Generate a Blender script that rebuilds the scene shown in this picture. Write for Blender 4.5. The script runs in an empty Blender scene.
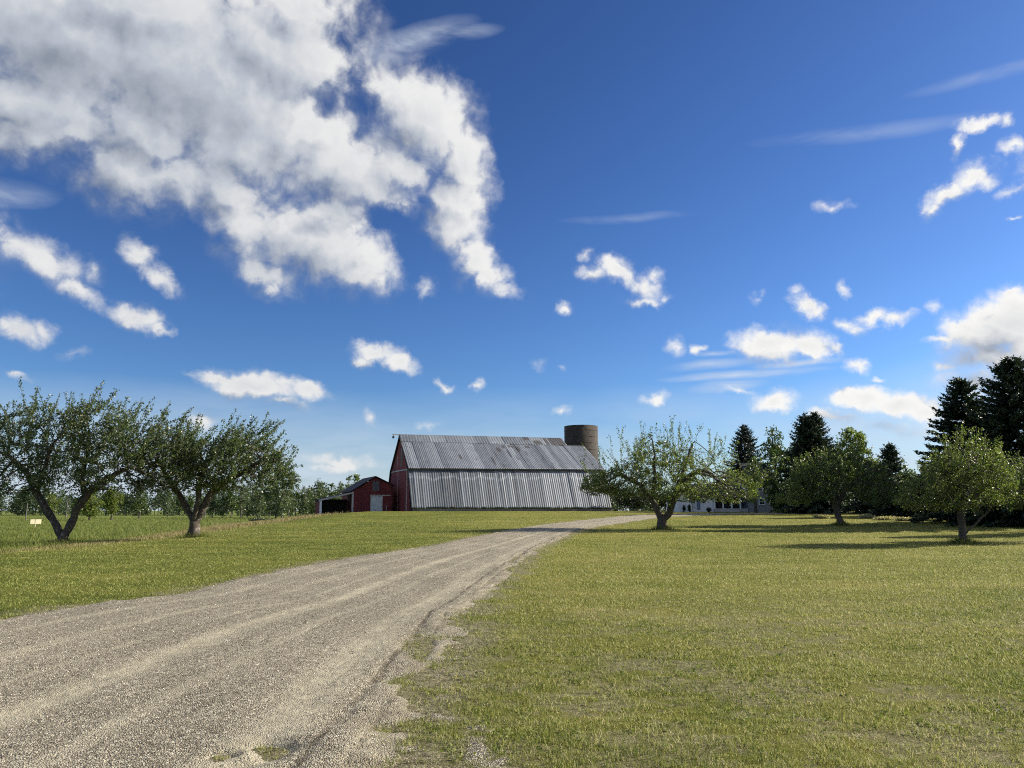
import bpy, math, random
import numpy as np
from mathutils import Vector

random.seed(7)
rng = np.random.default_rng(11)
R = math.radians
scene = bpy.context.scene
COL = scene.collection

# ------------------------------------------------------------------ camera
F, CX, CY, EYE = 769.0, 512.0, 384.0, 1.6
PITCH = math.atan(126.5 / F)
cam_d = bpy.data.cameras.new("camera")
cam = bpy.data.objects.new("camera", cam_d)
COL.objects.link(cam)
cam_d.sensor_width = 36.0
cam_d.lens = F / 1024 * 36
cam_d.clip_start = 0.05
cam_d.clip_end = 20000
cam.location = (0, 0, EYE)
cam.rotation_euler = (R(90) + PITCH, 0, 0)
scene.camera = cam


def ray(px, py):
    a, b = (px - CX) / F, -(py - CY) / F
    return (a, math.cos(PITCH) - b * math.sin(PITCH), math.sin(PITCH) + b * math.cos(PITCH))


def P(px, py, Y):
    d = ray(px, py)
    t = Y / d[1]
    return (d[0] * t, Y, EYE + d[2] * t)


# ------------------------------------------------------------------ numpy noise
def _h(ix, iy, s):
    n = (ix * 374761393 + iy * 668265263 + s * 974634287) & 0xFFFFFFFF
    n = ((n ^ (n >> 13)) * 1274126177) & 0xFFFFFFFF
    n = n ^ (n >> 16)
    return (n & 0xFFFF) / 65535.0


def vnoise(x, y, s=0):
    x = np.asarray(x, float); y = np.asarray(y, float)
    ix = np.floor(x).astype(np.int64); iy = np.floor(y).astype(np.int64)
    fx = x - ix; fy = y - iy
    fx = fx * fx * (3 - 2 * fx); fy = fy * fy * (3 - 2 * fy)
    a, b = _h(ix, iy, s), _h(ix + 1, iy, s)
    c, d = _h(ix, iy + 1, s), _h(ix + 1, iy + 1, s)
    return (a * (1 - fx) + b * fx) * (1 - fy) + (c * (1 - fx) + d * fx) * fy


def fbm(x, y, s=0, o=4):
    v, a, t = 0, 1.0, 0
    for k in range(o):
        v = v + a * vnoise(x * 2 ** k + 17.3 * k, y * 2 ** k - 9.1 * k, s + k)
        t += a
        a *= 0.5
    return v / t


def sm(a, b, x):
    t = np.clip((np.asarray(x, float) - a) / (b - a), 0, 1)
    return t * t * (3 - 2 * t)


# ------------------------------------------------------------------ terrain
def crest(y):
    """x of the line where the mown lawn falls away to the field on the left"""
    return -20.5 - 0.085 * (np.asarray(y, float) - 36)


def lawn_side(x, y):
    return sm(-8, 8, np.asarray(x, float) - crest(y))


def H0(x, y):
    x = np.asarray(x, float); y = np.asarray(y, float)
    m = lawn_side(x, y)
    rise = 1.5 * sm(25, 108, y) * (1 - sm(150, 230, y)) * (1 - sm(70, 140, np.abs(x)))
    return rise * m - 0.3 * (1 - m) * sm(15, 50, y) + 0.25 * (fbm(x * .05, y * .05, 3, 3) - .5) * sm(8, 25, y) * (1 - sm(90, 105, y))


def ground_at(px, py):
    d = ray(px, py)
    lo, t = 0, 1.0
    while t < 600:
        if EYE + d[2] * t < float(H0(d[0] * t, d[1] * t)):
            break
        lo = t
        t *= 1.01
    hi = t
    for _ in range(30):
        mid = (lo + hi) / 2
        if EYE + d[2] * mid < float(H0(d[0] * mid, d[1] * mid)):
            hi = mid
        else:
            lo = mid
    return d[0] * lo, d[1] * lo, EYE + d[2] * lo


# ------------------------------------------------------------------ drive centreline
edges = [(620, 0, 466), (600, 150, 484), (580, 240, 503), (561, 332, 526), (549, 414, 541), (534.5, 490, 569), (525, 548, 604)]
L0 = (-8.3, 5.0); R0 = (-.75, 5.0)
stations = [(-4.9, -12, 3.7), (-4.75, -4, 3.7), ((L0[0] + R0[0]) / 2, 5.0, (R0[0] - L0[0]) / 2)]
for py, l, r in edges:
    a = ground_at(l, py)
    b = ground_at(r, py)
    stations.append(((a[0] + b[0]) / 2, (a[1] + b[1]) / 2, math.hypot(b[0] - a[0], b[1] - a[1]) / 2 * .985))
lx, ly, lw = stations[-1]
for s_ in [(10.2, 71, 2.1), (15.0, 79.5, 2.0), (21.5, 85.5, 1.9), (30, 88.5, 1.8), (40, 90, 1.7), (52, 91, 1.7)]:
    stations.append(s_)


def spline(pts, n):
    pts = np.array(pts, float)
    ext = np.vstack([2 * pts[0] - pts[1], pts, 2 * pts[-1] - pts[-2]])
    out = []
    for i in range(1, len(ext) - 2):
        p0, p1, p2, p3 = ext[i - 1:i + 3]
        for t in np.linspace(0, 1, n, endpoint=False):
            out.append(.5 * (2 * p1 + (p2 - p0) * t + (2 * p0 - 5 * p1 + 4 * p2 - p3) * t * t + (3 * p1 - p0 - 3 * p2 + p3) * t ** 3))
    out.append(pts[-1])
    return np.array(out)


CL = spline(stations, 26)
# smooth a little
for _ in range(30):
    CL[1:-1] = .25 * CL[:-2] + .5 * CL[1:-1] + .25 * CL[2:]
CT = np.gradient(CL[:, :2], axis=0)
CT /= np.linalg.norm(CT, axis=1)[:, None]
CS = np.concatenate([[0], np.cumsum(np.linalg.norm(np.diff(CL[:, :2], axis=0), axis=1))])


def drive_uv(x, y):
    """across coordinate (-1 left edge .. 1 right edge) and distance along the drive"""
    x = np.asarray(x, float).ravel(); y = np.asarray(y, float).ravel()
    v = np.empty_like(x); s = np.empty_like(x)
    for i in range(0, len(x), 20000):
        dx = x[i:i + 20000, None] - CL[None, :, 0]
        dy = y[i:i + 20000, None] - CL[None, :, 1]
        k = np.argmin(dx * dx + dy * dy, axis=1)
        r = np.arange(len(k))
        ex, ey = dx[r, k], dy[r, k]
        v[i:i + 20000] = (ex * CT[k, 1] - ey * CT[k, 0]) / CL[k, 2]
        s[i:i + 20000] = CS[k] + ex * CT[k, 0] + ey * CT[k, 1]
    return v, s


def drive_off(v, s, x, y):
    """height of the gravel surface over the lawn: below zero the grass has it"""
    n1 = fbm(x * 1.1, y * 1.1, 21, 4) - .5
    n2 = fbm(v * 9, s * .45, 31, 4) - .5
    left = sm(-1.12, -.9, v)
    right = 1 - sm(.78, 1.24, v)
    g = np.where(v < 0, -.055 + .105 * left, -.055 + .105 * right)
    edge = np.where(v < 0, 1 - sm(-1.0, -.75, v), sm(.72, .98, v))
    n3 = fbm(x * 4.5, y * 4.5, 23, 3) - .5
    g = g + edge * (n1 * .07 + n2 * .07 + n3 * .07)
    # little grassy islands along the right wheel rut
    isl = sm(.58, .72, fbm(v * 5 + 3, s * .35, 77, 3)) * sm(.82, .87, v) * (1 - sm(.95, 1.05, v))
    g = g - isl * .05
    g = g - .16 * np.exp(-(((x + 1.75) / .30) ** 2 + ((y - 5.38) / .22) ** 2)) * (.55 + n3 * 2)
    # relief: low wheel tracks and the two ruts at the right edge
    brk = sm(.3, .6, fbm(s * .8, v * 0 + 3.3, 41, 3))
    rut = -.020 * np.exp(-((v - .845 - .003 * np.sin(s * .35)) / .009) ** 2) * (.4 + .6 * brk) - .018 * np.exp(-((v - .925 - .003 * np.sin(s * .3 + 1)) / .007) ** 2) * brk
    rel = rut + .004 * np.exp(-((v - .865) / .010) ** 2) + .004 * np.exp(-((v - .80) / .014) ** 2)
    rel = rel - .014 * np.exp(-((v - .70) / .08) ** 2) - .014 * np.exp(-((v - .17) / .06) ** 2)
    return g, rel * (1 - sm(25, 50, s - 17))


# ------------------------------------------------------------------ object helpers
def tag(o, label=None, cat=None, group=None, kind=None):
    if label: o["label"] = label
    if cat: o["category"] = cat
    if group: o["group"] = group
    if kind: o["kind"] = kind
    return o


def empty(name, loc, rz=0):
    o = bpy.data.objects.new(name, None)
    o.empty_display_size = .3
    COL.objects.link(o)
    o.location = loc
    o.rotation_euler = (0, 0, rz)
    return o


def np_mesh(name, V, Fq, mat, parent=None, smooth=False, attrs=None):
    """V (n,3); Fq int array (m,3|4)"""
    V = np.asarray(V, np.float32); Fq = np.asarray(Fq, np.int32)
    me = bpy.data.meshes.new(name)
    k = Fq.shape[1]
    me.vertices.add(len(V)); me.vertices.foreach_set("co", V.ravel())
    me.loops.add(Fq.size); me.loops.foreach_set("vertex_index", Fq.ravel())
    me.polygons.add(len(Fq))
    me.polygons.foreach_set("loop_start", np.arange(0, Fq.size, k, dtype=np.int32))
    if smooth:
        me.polygons.foreach_set("use_smooth", np.ones(len(Fq), bool))
    if attrs:
        for an, (dom, val) in attrs.items():
            a = me.attributes.new(an, 'FLOAT', dom)
            a.data.foreach_set("value", np.asarray(val, np.float32))
    me.update(calc_edges=True)
    me.validate()
    if mat: me.materials.append(mat)
    o = bpy.data.objects.new(name, me)
    COL.objects.link(o)
    if parent: o.parent = parent
    return o


class MB:
    """collects faces of one mesh (mixed polygons)"""
    def __init__(s): s.v = []; s.f = []

    def poly(s, pts):
        i = len(s.v); s.v += [tuple(p) for p in pts]; s.f.append(list(range(i, i + len(pts)))); return s

    def box(s, o, u, v, w):
        """box from corner o with edge vectors u v w"""
        o, u, v, w = map(Vector, (o, u, v, w))
        c = [o, o + u, o + u + v, o + v, o + w, o + u + w, o + u + v + w, o + v + w]
        i = len(s.v); s.v += [tuple(p) for p in c]
        s.f += [[i + a for a in q] for q in ((3, 2, 1, 0), (4, 5, 6, 7), (0, 1, 5, 4), (1, 2, 6, 5), (2, 3, 7, 6), (3, 0, 4, 7))]
        return s

    def slab(s, pts, t):
        """polygon extruded by vector t"""
        n = len(pts); pts = [Vector(p) for p in pts]; t = Vector(t)
        i = len(s.v); s.v += [tuple(p) for p in pts] + [tuple(p + t) for p in pts]
        s.f.append([i + k for k in range(n)][::-1]); s.f.append([i + n + k for k in range(n)])
        for k in range(n):
            s.f.append([i + k, i + (k + 1) % n, i + n + (k + 1) % n, i + n + k])
        return s

    def tube(s, p, q, r0, r1=None, n=8):
        p, q = Vector(p), Vector(q); r1 = r0 if r1 is None else r1
        d = (q - p).normalized(); a = d.orthogonal().normalized(); b = d.cross(a)
        i = len(s.v)
        for c, r in ((p, r0), (q, r1)):
            for k in range(n):
                t = 2 * math.pi * k / n
                s.v.append(tuple(c + a * math.cos(t) * r + b * math.sin(t) * r))
        for k in range(n):
            s.f.append([i + k, i + (k + 1) % n, i + n + (k + 1) % n, i + n + k])
        s.f.append([i + k for k in range(n)][::-1]); s.f.append([i + n + k for k in range(n)])
        return s

    def build(s, name, mat, parent=None, bevel=0):
        me = bpy.data.meshes.new(name)
        me.from_pydata(s.v, [], s.f); me.validate(); me.update()
        if mat: me.materials.append(mat)
        o = bpy.data.objects.new(name, me); COL.objects.link(o)
        if parent:
            o.parent = parent
            o.matrix_parent_inverse = parent_inv(parent)
        if bevel:
            m = o.modifiers.new("bevel", 'BEVEL'); m.width = bevel; m.segments = 2
        return o


def parent_inv(p):
    """so that children can be given in world coordinates"""
    from mathutils import Matrix
    M = Matrix.Identity(4)
    while p is not None:
        L = Matrix.LocRotScale(p.location, p.rotation_euler, p.scale)
        M = L @ M if p.parent is None else L @ M
        M = M
        p = p.parent
    return M.inverted()


def copy_tree(o, parent=None):
    c = o.copy(); COL.objects.link(c)
    if parent: c.parent = parent
    for ch in list(o.children): copy_tree(ch, c)
    return c


# ------------------------------------------------------------------ node helpers
class N:
    def __init__(s, tree): s.t = tree; s.n = tree.nodes; s.l = tree.links

    def new(s, typ, **kw):
        n = s.n.new(typ)
        for k, v in kw.items(): setattr(n, k, v)
        return n

    def put(s, sock, val):
        if hasattr(val, "is_linked"): s.l.new(val, sock)
        elif isinstance(val, (tuple, list)) and len(val) == 3 and sock.type == 'RGBA': sock.default_value = (*val, 1)
        else: sock.default_value = val

    def math(s, op, a, b=None, c=None, clamp=False):
        n = s.new('ShaderNodeMath', operation=op, use_clamp=clamp)
        s.put(n.inputs[0], a)
        if b is not None: s.put(n.inputs[1], b)
        if c is not None: s.put(n.inputs[2], c)
        return n.outputs[0]

    def vmath(s, op, a, b=None, scale=None):
        n = s.new('ShaderNodeVectorMath', operation=op)
        s.put(n.inputs[0], a)
        if b is not None: s.put(n.inputs[1], b)
        if scale is not None: s.put(n.inputs['Scale'], scale)
        return n.outputs['Value'] if op in ('LENGTH', 'DOT_PRODUCT') else n.outputs[0]

    def mix(s, f, a, b, blend='MIX'):
        n = s.new('ShaderNodeMix', data_type='RGBA', blend_type=blend)
        s.put(n.inputs[0], f); s.put(n.inputs[6], a); s.put(n.inputs[7], b)
        return n.outputs[2]

    def noise(s, vec, scale, detail=3, rough=.5, dist=0, out='Fac'):
        n = s.new('ShaderNodeTexNoise')
        if vec is not None: s.put(n.inputs['Vector'], vec)
        n.inputs['Scale'].default_value = scale; n.inputs['Detail'].default_value = detail
        n.inputs['Roughness'].default_value = rough; n.inputs['Distortion'].default_value = dist
        return n.outputs[out]

    def voro(s, vec, scale, feature='F1', out='Distance'):
        n = s.new('ShaderNodeTexVoronoi', feature=feature)
        if vec is not None: s.put(n.inputs['Vector'], vec)
        n.inputs['Scale'].default_value = scale
        return n.outputs[out]

    def ramp(s, f, stops, interp='LINEAR'):
        n = s.new('ShaderNodeValToRGB'); cr = n.color_ramp; cr.interpolation = interp
        while len(cr.elements) < len(stops): cr.elements.new(.5)
        for e, (p, c) in zip(cr.elements, stops):
            e.position = p; e.color = (*c, 1) if not isinstance(c, (int, float)) else (c, c, c, 1)
        s.put(n.inputs[0], f)
        return n.outputs[0]

    def step(s, f, a, b):
        n = s.new('ShaderNodeMapRange', interpolation_type='SMOOTHSTEP')
        s.put(n.inputs[0], f); s.put(n.inputs[1], a); s.put(n.inputs[2], b)
        n.inputs[3].default_value = 0; n.inputs[4].default_value = 1
        return n.outputs[0]

    def attr(s, name):
        n = s.new('ShaderNodeAttribute', attribute_name=name)
        return n.outputs['Fac']

    def bump(s, h, strength=.4, dist=.02):
        n = s.new('ShaderNodeBump'); s.put(n.inputs['Height'], h)
        n.inputs['Strength'].default_value = strength; n.inputs['Distance'].default_value = dist
        return n.outputs[0]


def material(name):
    m = bpy.data.materials.new(name); m.use_nodes = True
    k = N(m.node_tree)
    bsdf = m.node_tree.nodes['Principled BSDF']
    return m, k, bsdf


def simple(name, col, rough=.7, metal=0, var=.15, scale=6, bump=.0, spec=.4):
    m, k, b = material(name)
    g = k.new('ShaderNodeNewGeometry')
    n = k.noise(g.outputs['Position'], scale, 4, .6)
    n2 = k.noise(g.outputs['Position'], scale * .17, 2, .5)
    f = k.math('ADD', k.math('MULTIPLY', n, .6), k.math('MULTIPLY', n2, .4))
    lo = tuple(c * (1 - 2 * var) for c in col); hi = tuple(min(1, c * (1 + 2 * var)) for c in col)
    k.put(b.inputs['Base Color'], k.ramp(f, [(.25, lo), (.75, hi)]))
    b.inputs['Roughness'].default_value = rough; b.inputs['Metallic'].default_value = metal
    b.inputs['Specular IOR Level'].default_value = spec
    if bump: k.put(b.inputs['Normal'], k.bump(n, bump, .02))
    return m


def leafmat(name, dark, mid, light, trans=.35, rough=.5):
    m, k, b = material(name)
    g = k.new('ShaderNodeNewGeometry')
    c = k.ramp(g.outputs['Random Per Island'], [(0, dark), (.5, mid), (1, light)])
    k.put(b.inputs['Base Color'], c)
    b.inputs['Roughness'].default_value = rough - .1; b.inputs['Specular IOR Level'].default_value = .5
    tr = k.new('ShaderNodeBsdfTranslucent')
    tc = k.mix(1.0, c, (1.15, 1.25, .6), 'MULTIPLY')
    k.put(tr.inputs[0], tc)
    mx = k.new('ShaderNodeMixShader'); mx.inputs[0].default_value = trans
    k.l.new(b.outputs[0], mx.inputs[1]); k.l.new(tr.outputs[0], mx.inputs[2])
    k.l.new(mx.outputs[0], m.node_tree.nodes['Material Output'].inputs[0])
    return m


# ------------------------------------------------------------------ light, sky
SUN_EL, SUN_AZ = R(25), R(73)       # azimuth from straight ahead (+Y) towards the right (+X)
sdir = Vector((math.sin(SUN_AZ) * math.cos(SUN_EL), math.cos(SUN_AZ) * math.cos(SUN_EL), math.sin(SUN_EL)))
sd = bpy.data.lights.new("sun", 'SUN'); sd.energy = 5.0; sd.angle = R(.5); sd.color = (1, .90, .76)
so = bpy.data.objects.new("sun", sd); COL.objects.link(so)
so.rotation_euler = (-sdir).to_track_quat('-Z', 'Y').to_euler()

world = bpy.data.worlds.new("World"); scene.world = world; world.use_nodes = True
wk = N(world.node_tree)
bg = world.node_tree.nodes['Background']
SKY_STR = .08
SKY_TINT = (.21, .29, .415)
bg.inputs[1].default_value = SKY_STR
sky = wk.new('ShaderNodeTexSky', sky_type='NISHITA')
sky.sun_disc = False; sky.sun_elevation = SUN_EL; sky.sun_rotation = SUN_AZ
sky.altitude = 250; sky.air_density = 1.0; sky.dust_density = .6; sky.ozone_density = 1.3

# clouds: soft ellipses in azimuth / elevation, broken up with noise
def azel(px, py):
    d = Vector(ray(px, py)).normalized()
    return math.atan2(d.x, d.y), math.asin(d.z)

CLOUDS = [  # px, py, half length, half height, rotation (deg, clockwise on the picture), weight
    # the great cloud
    (70, 40, 170, 95, 5, 1.2), (32, 100, 120, 55, 5, 1.1), (200, 85, 160, 90, 20, 1.25), (130, 170, 75, 46, 15, .95), (275, 50, 95, 66, 10, 1.1), (185, 195, 40, 26, 30, .7),
    (343, 172, 92, 46, 15, 1.0), (85, 130, 90, 42, 8, .95), (190, 175, 66, 40, 25, .9), (250, 150, 80, 60, 0, 1.0), (140, 130, 90, 44, 25, 1.05), (235, 188, 64, 38, 30, 1.0), (402, 165, 42, 36, 30, .95), (25, 130, 80, 30, 0, .95), (330, 212, 46, 26, 10, 1.0), (455, 200, 34, 28, 0, .95), (487, 278, 24, 18, 30, .85), (268, 272, 44, 20, 20, .85), (422, 121, 60, 50, 25, 1.05), (464, 165, 30, 42, 0, .9), (388, 90, 34, 26, 30, .85), (316, 245, 88, 42, 15, 1.05), (359, 272, 42, 24, 10, .9),
    (243, 227, 52, 36, 30, .95), (274, 285, 24, 13, 0, .7), (452, 222, 36, 30, 0, .9), (474, 260, 26, 28, 30, .85), (503, 291, 25, 10, 20, .72), (427, 284, 11, 15, 0, .6), (295, 137, 70, 50, 0, 1.0), (300, 10, 70, 40, 0, .9),
    (120, 10, 200, 60, 0, 1.1),
    # left
    (17, 240, 36, 20, 15, .7), (42, 256, 46, 20, 28, .72), (72, 288, 40, 13, 30, .66), (92, 268, 17, 15, 0, .5), (138, 254, 22, 18, 30, .74), (160, 279, 30, 12, 38, .7), (136, 317, 28, 15, 20, .85), (160, 330, 16, 6, 15, .65),
    (20, 329, 36, 17, 5, .82), (73, 353, 22, 8, 0, .46), (20, 374, 17, 6, 30, .55), (219, 376, 30, 7, 6, .75), (256, 385, 50, 15, 8, .95), (306, 388, 28, 11, 10, .85), (284, 402, 24, 9, 8, .75), (200, 416, 20, 12, 0, .6),
    # centre
    (375, 350, 26, 10, -5, .85), (398, 360, 24, 12, 30, .85), (362, 360, 14, 8, 0, .7), (446, 384, 15, 6, 12, .7), (475, 387, 9, 8, 0, .7), (375, 420, 12, 10, 60, .5), (428, 428, 13, 7, 0, .52),
    (612, 262, 11, 9, 0, .7), (594, 272, 20, 9, 8, .72), (622, 271, 25, 14, 20, .82), (641, 284, 24, 15, 35, .78), (652, 275, 14, 11, 0, .66), (640, 298, 28, 7, 0, .6), (664, 293, 10, 7, 0, .55),
    (586, 254, 10, 8, 20, .5), (565, 309, 12, 7, 0, .62), (675, 344, 13, 13, -30, .54), (697, 348, 10, 8, 0, .58), (654, 399, 17, 7, 0, .66), (561, 411, 10, 6, 0, .72), (540, 362, 9, 9, 30, .46), (560, 367, 8, 5, 0, .42),
    (340, 460, 40, 8, 5, .72), (330, 466, 24, 7, 0, .6),
    # right
    (833, 203, 22, 9, -6, .62), (979, 125, 26, 7, -12, .68), (1004, 122, 12, 9, 0, .62), (959, 145, 8, 15, 15, .6), (1014, 148, 20, 9, 0, .68), (975, 172, 30, 15, -15, .84), (946, 189, 28, 11, -32, .8), (930, 206, 12, 13, -40, .6), (1016, 186, 22, 8, -15, .6), (1014, 216, 6, 5, 0, .62), (1050, 165, 40, 20, -20, .75),
    (773, 345, 42, 20, 0, 1.0), (750, 346, 20, 17, 0, .85), (809, 346, 30, 13, 4, .9), (834, 349, 16, 9, 10, .75), (772, 357, 42, 8, 0, .7), (806, 308, 20, 11, 25, .76), (797, 297, 11, 8, 30, .6), (756, 299, 11, 7, 10, .5), (764, 293, 8, 5, -30, .46), (839, 287, 7, 14, -30, .5),
    (848, 326, 19, 9, 15, .64), (873, 320, 20, 8, -8, .68), (898, 321, 18, 8, -10, .68), (929, 310, 10, 8, -30, .46), (860, 363, 13, 8, 8, .72), (877, 375, 8, 4, 0, .55), (773, 398, 25, 13, 0, .9), (740, 389, 20, 6, 0, .62), (790, 396, 14, 7, 0, .6),
    (862, 396, 36, 13, 0, .95), (898, 405, 42, 15, 8, 1.0), (838, 416, 32, 9, 5, .75), (920, 410, 34, 16, 10, .85), (880, 425, 60, 16, 0, .6),
    (1008, 324, 62, 30, -8, 1.25), (981, 336, 42, 24, -5, 1.15), (964, 324, 26, 10, -10, .85), (946, 339, 22, 6, -6, .72), (990, 358, 52, 20, 0, 1.05), (950, 367, 18, 8, 10, .66), (1020, 296, 22, 9, -15, .7), (978, 384, 52, 20, 0, .9), (1040, 345, 60, 40, 0, 1.2),
    # beyond the frame
    (-120, 210, 130, 60, 15, 1.0), (-150, 360, 110, 24, 0, .85), (1180, 240, 120, 40, -10, .85), (1200, 400, 90, 30, 0, .85),
]
HOLES = [(327, 104, 12, 17, 10, .34), (388, 218, 18, 10, 20, .46), (412, 250, 13, 22, 10, .46)]
CIRRUS = [(627, 218, 60, 4.5, -5, .42), (870, 133, 120, 8, -8, .36), (994, 74, 90, 7, -16, .4), (411, 42, 60, 15, -18, .95), (464, 33, 34, 8, -8, .6), (330, 12, 16, 26, 10, .5), (8, 192, 46, 13, 5, .6), (715, 354, 18, 2.6, -4, .95), (706, 365, 40, 5, -4, 1.0), (745, 375, 78, 4.4, -4, 1.3), (729, 386, 36, 6, -6, 1.0), (800, 364, 44, 3.6, -5, 1.0),]
VEIL = [(140, 485, 460, 84, 0, 1.45), (480, 490, 340, 66, 0, 1.3), (880, 455, 170, 62, 0, 1.35), (960, 425, 120, 55, 0, 1.1), (760, 430, 110, 30, 0, .75), (680, 415, 120, 24, 0, .5), (520, 420, 140, 26, 0, .35), (300, 440, 160, 34, 0, .65), (180, 410, 120, 24, 0, .6), (60, 430, 120, 26, 0, .5), (400, 465, 160, 22, 0, .5), (340, 462, 60, 16, 0, .6), (1010, 430, 120, 60, 0, .9), (-60, 430, 200, 40, 0, .5), (1180, 430, 160, 50, 0, .7)]


def blob_sum(k, vec, blobs, grow_, smooth):
    acc = None
    for px, py, a, b, rot, w in blobs:
        a, b = a * grow_, b * grow_
        c = azel(px, py)
        t = R(rot)
        e1 = azel(px + a * math.cos(t), py + a * math.sin(t))
        e2 = azel(px - b * math.sin(t), py + b * math.cos(t))
        v1 = (e1[0] - c[0], e1[1] - c[1]); v2 = (e2[0] - c[0], e2[1] - c[1])
        mp = k.new('ShaderNodeMapping', vector_type='TEXTURE')
        k.put(mp.inputs[0], vec)
        mp.inputs[1].default_value = (c[0], c[1], 0)
        mp.inputs[2].default_value = (0, 0, math.atan2(v1[1], v1[0]))
        mp.inputs[3].default_value = (math.hypot(*v1), math.hypot(*v2), 1)
        g = k.new('ShaderNodeTexGradient', gradient_type='SPHERICAL')
        k.l.new(mp.outputs[0], g.inputs[0])
        val = k.math('MULTIPLY', g.outputs['Fac'], w)
        acc = val if acc is None else (k.math('SMOOTH_MAX', acc, val, smooth) if smooth else k.math('MAXIMUM', acc, val))
    return acc


grp = bpy.data.node_groups.new("CloudField", 'ShaderNodeTree')
grp.interface.new_socket("Vec", in_out='INPUT', socket_type='NodeSocketVector')
grp.interface.new_socket("D", in_out='OUTPUT', socket_type='NodeSocketFloat')
grp.interface.new_socket("Soft", in_out='OUTPUT', socket_type='NodeSocketFloat')
gk = N(grp)
gi = gk.new('NodeGroupInput'); go = gk.new('NodeGroupOutput')
vec = gi.outputs[0]
wn = gk.noise(vec, 14, 3, .55, 0, 'Color')
wv = gk.vmath('SCALE', gk.vmath('SUBTRACT', wn, (.5, .5, .5)), None, .034)
wn2 = gk.noise(vec, 48, 4, .65, 0, 'Color')
wv2 = gk.vmath('SCALE', gk.vmath('SUBTRACT', wn2, (.5, .5, .5)), None, .022)
wtot = gk.vmath('ADD', wv, wv2)
wvec = gk.vmath('MULTIPLY', gk.vmath('ADD', vec, wtot), (1, 1, 0))
acc = blob_sum(gk, wvec, CLOUDS, 1.52, .07)
hole = blob_sum(gk, wvec, HOLES, 1.5, 0)
acc = gk.math('SUBTRACT', acc, hole)
# billows: rounded cells of two sizes
def billow(scale):
    n = gk.new('ShaderNodeTexVoronoi', feature='SMOOTH_F1')
    gk.put(n.inputs['Vector'], gk.vmath('ADD', vec, gk.vmath('SCALE', wtot, None, .8)))
    n.inputs['Scale'].default_value = scale; n.inputs['Smoothness'].default_value = .35
    return gk.math('SUBTRACT', .42, n.outputs['Distance'])
bl_ = gk.math('ADD', gk.math('MULTIPLY', billow(24), .42), gk.math('MULTIPLY', billow(58), .26))
n1 = gk.noise(vec, 34, 9, .68, .5)
n2 = gk.noise(vec, 9, 5, .5, .2)
amp = gk.math('MULTIPLY_ADD', gk.math('MINIMUM', gk.math('MAXIMUM', acc, 0.0), .55), 1.5, .12)
rough_ = gk.math('ADD', gk.math('MULTIPLY', gk.math('SUBTRACT', n1, .5), .85), bl_)
D = gk.math('ADD', acc, gk.math('MULTIPLY', rough_, amp))
gk.l.new(D, go.inputs[0])
gk.l.new(gk.math('ADD', acc, gk.math('ADD', gk.math('MULTIPLY', bl_, .36), gk.math('MULTIPLY', gk.math('SUBTRACT', n2, .5), .5))), go.inputs[1])

tc = wk.new('ShaderNodeTexCoord')
sx = wk.new('ShaderNodeSeparateXYZ'); wk.l.new(tc.outputs['Generated'], sx.inputs[0])
az = wk.math('ARCTAN2', sx.outputs[0], sx.outputs[1]); el = wk.math('ARCSINE', sx.outputs[2])
cv = wk.new('ShaderNodeCombineXYZ'); wk.l.new(az, cv.inputs[0]); wk.l.new(el, cv.inputs[1])
def cloud(off):
    g = wk.new('ShaderNodeGroup'); g.node_tree = grp
    wk.put(g.inputs[0], wk.vmath('ADD', cv.outputs[0], off) if off else cv.outputs[0])
    return g.outputs
D0, S0_ = cloud(None)[:2]; S1_ = cloud((.022, .024, 0))[1]
slope_ = wk.math('SUBTRACT', S0_, S1_)
alpha = wk.step(D0, .10, wk.math('ADD', .58, wk.math('MULTIPLY', wk.step(slope_, .15, -.2), .26)))
alpha_k = wk.math('MULTIPLY_ADD', wk.step(S0_, .22, .62), .38, .62)
edge_ = wk.math('SUBTRACT', 1, wk.step(S0_, .25, .75))
sl_ = wk.math('MAXIMUM', wk.math('MINIMUM', slope_, .24), -.40)
lit = wk.math('MULTIPLY_ADD', sl_, 1.15, wk.math('MULTIPLY_ADD', wk.step(az, -.55, .45), .22, .47))
lit = wk.math('MULTIPLY_ADD', wk.math('SUBTRACT', D0, S0_), .30, lit)
lit = wk.math('MULTIPLY_ADD', wk.math('MULTIPLY', edge_, wk.step(az, -.3, .5)), .14, lit)
thick = wk.step(S0_, .5, 1.45)
lit2 = wk.math('SUBTRACT', lit, wk.math('MULTIPLY', thick, .30), clamp=True)
ccol = wk.ramp(lit2, [(0, (1.7, 1.95, 2.4)), (.4, (3.2, 3.45, 3.9)), (.75, (5.0, 5.05, 5.1)), (1.0, (6.1, 6.05, 5.9))])
gm = wk.new('ShaderNodeGamma'); wk.l.new(sky.outputs[0], gm.inputs[0]); gm.inputs[1].default_value = 1.42
skyc = wk.mix(1.0, gm.outputs[0], SKY_TINT, 'MULTIPLY')
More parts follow.
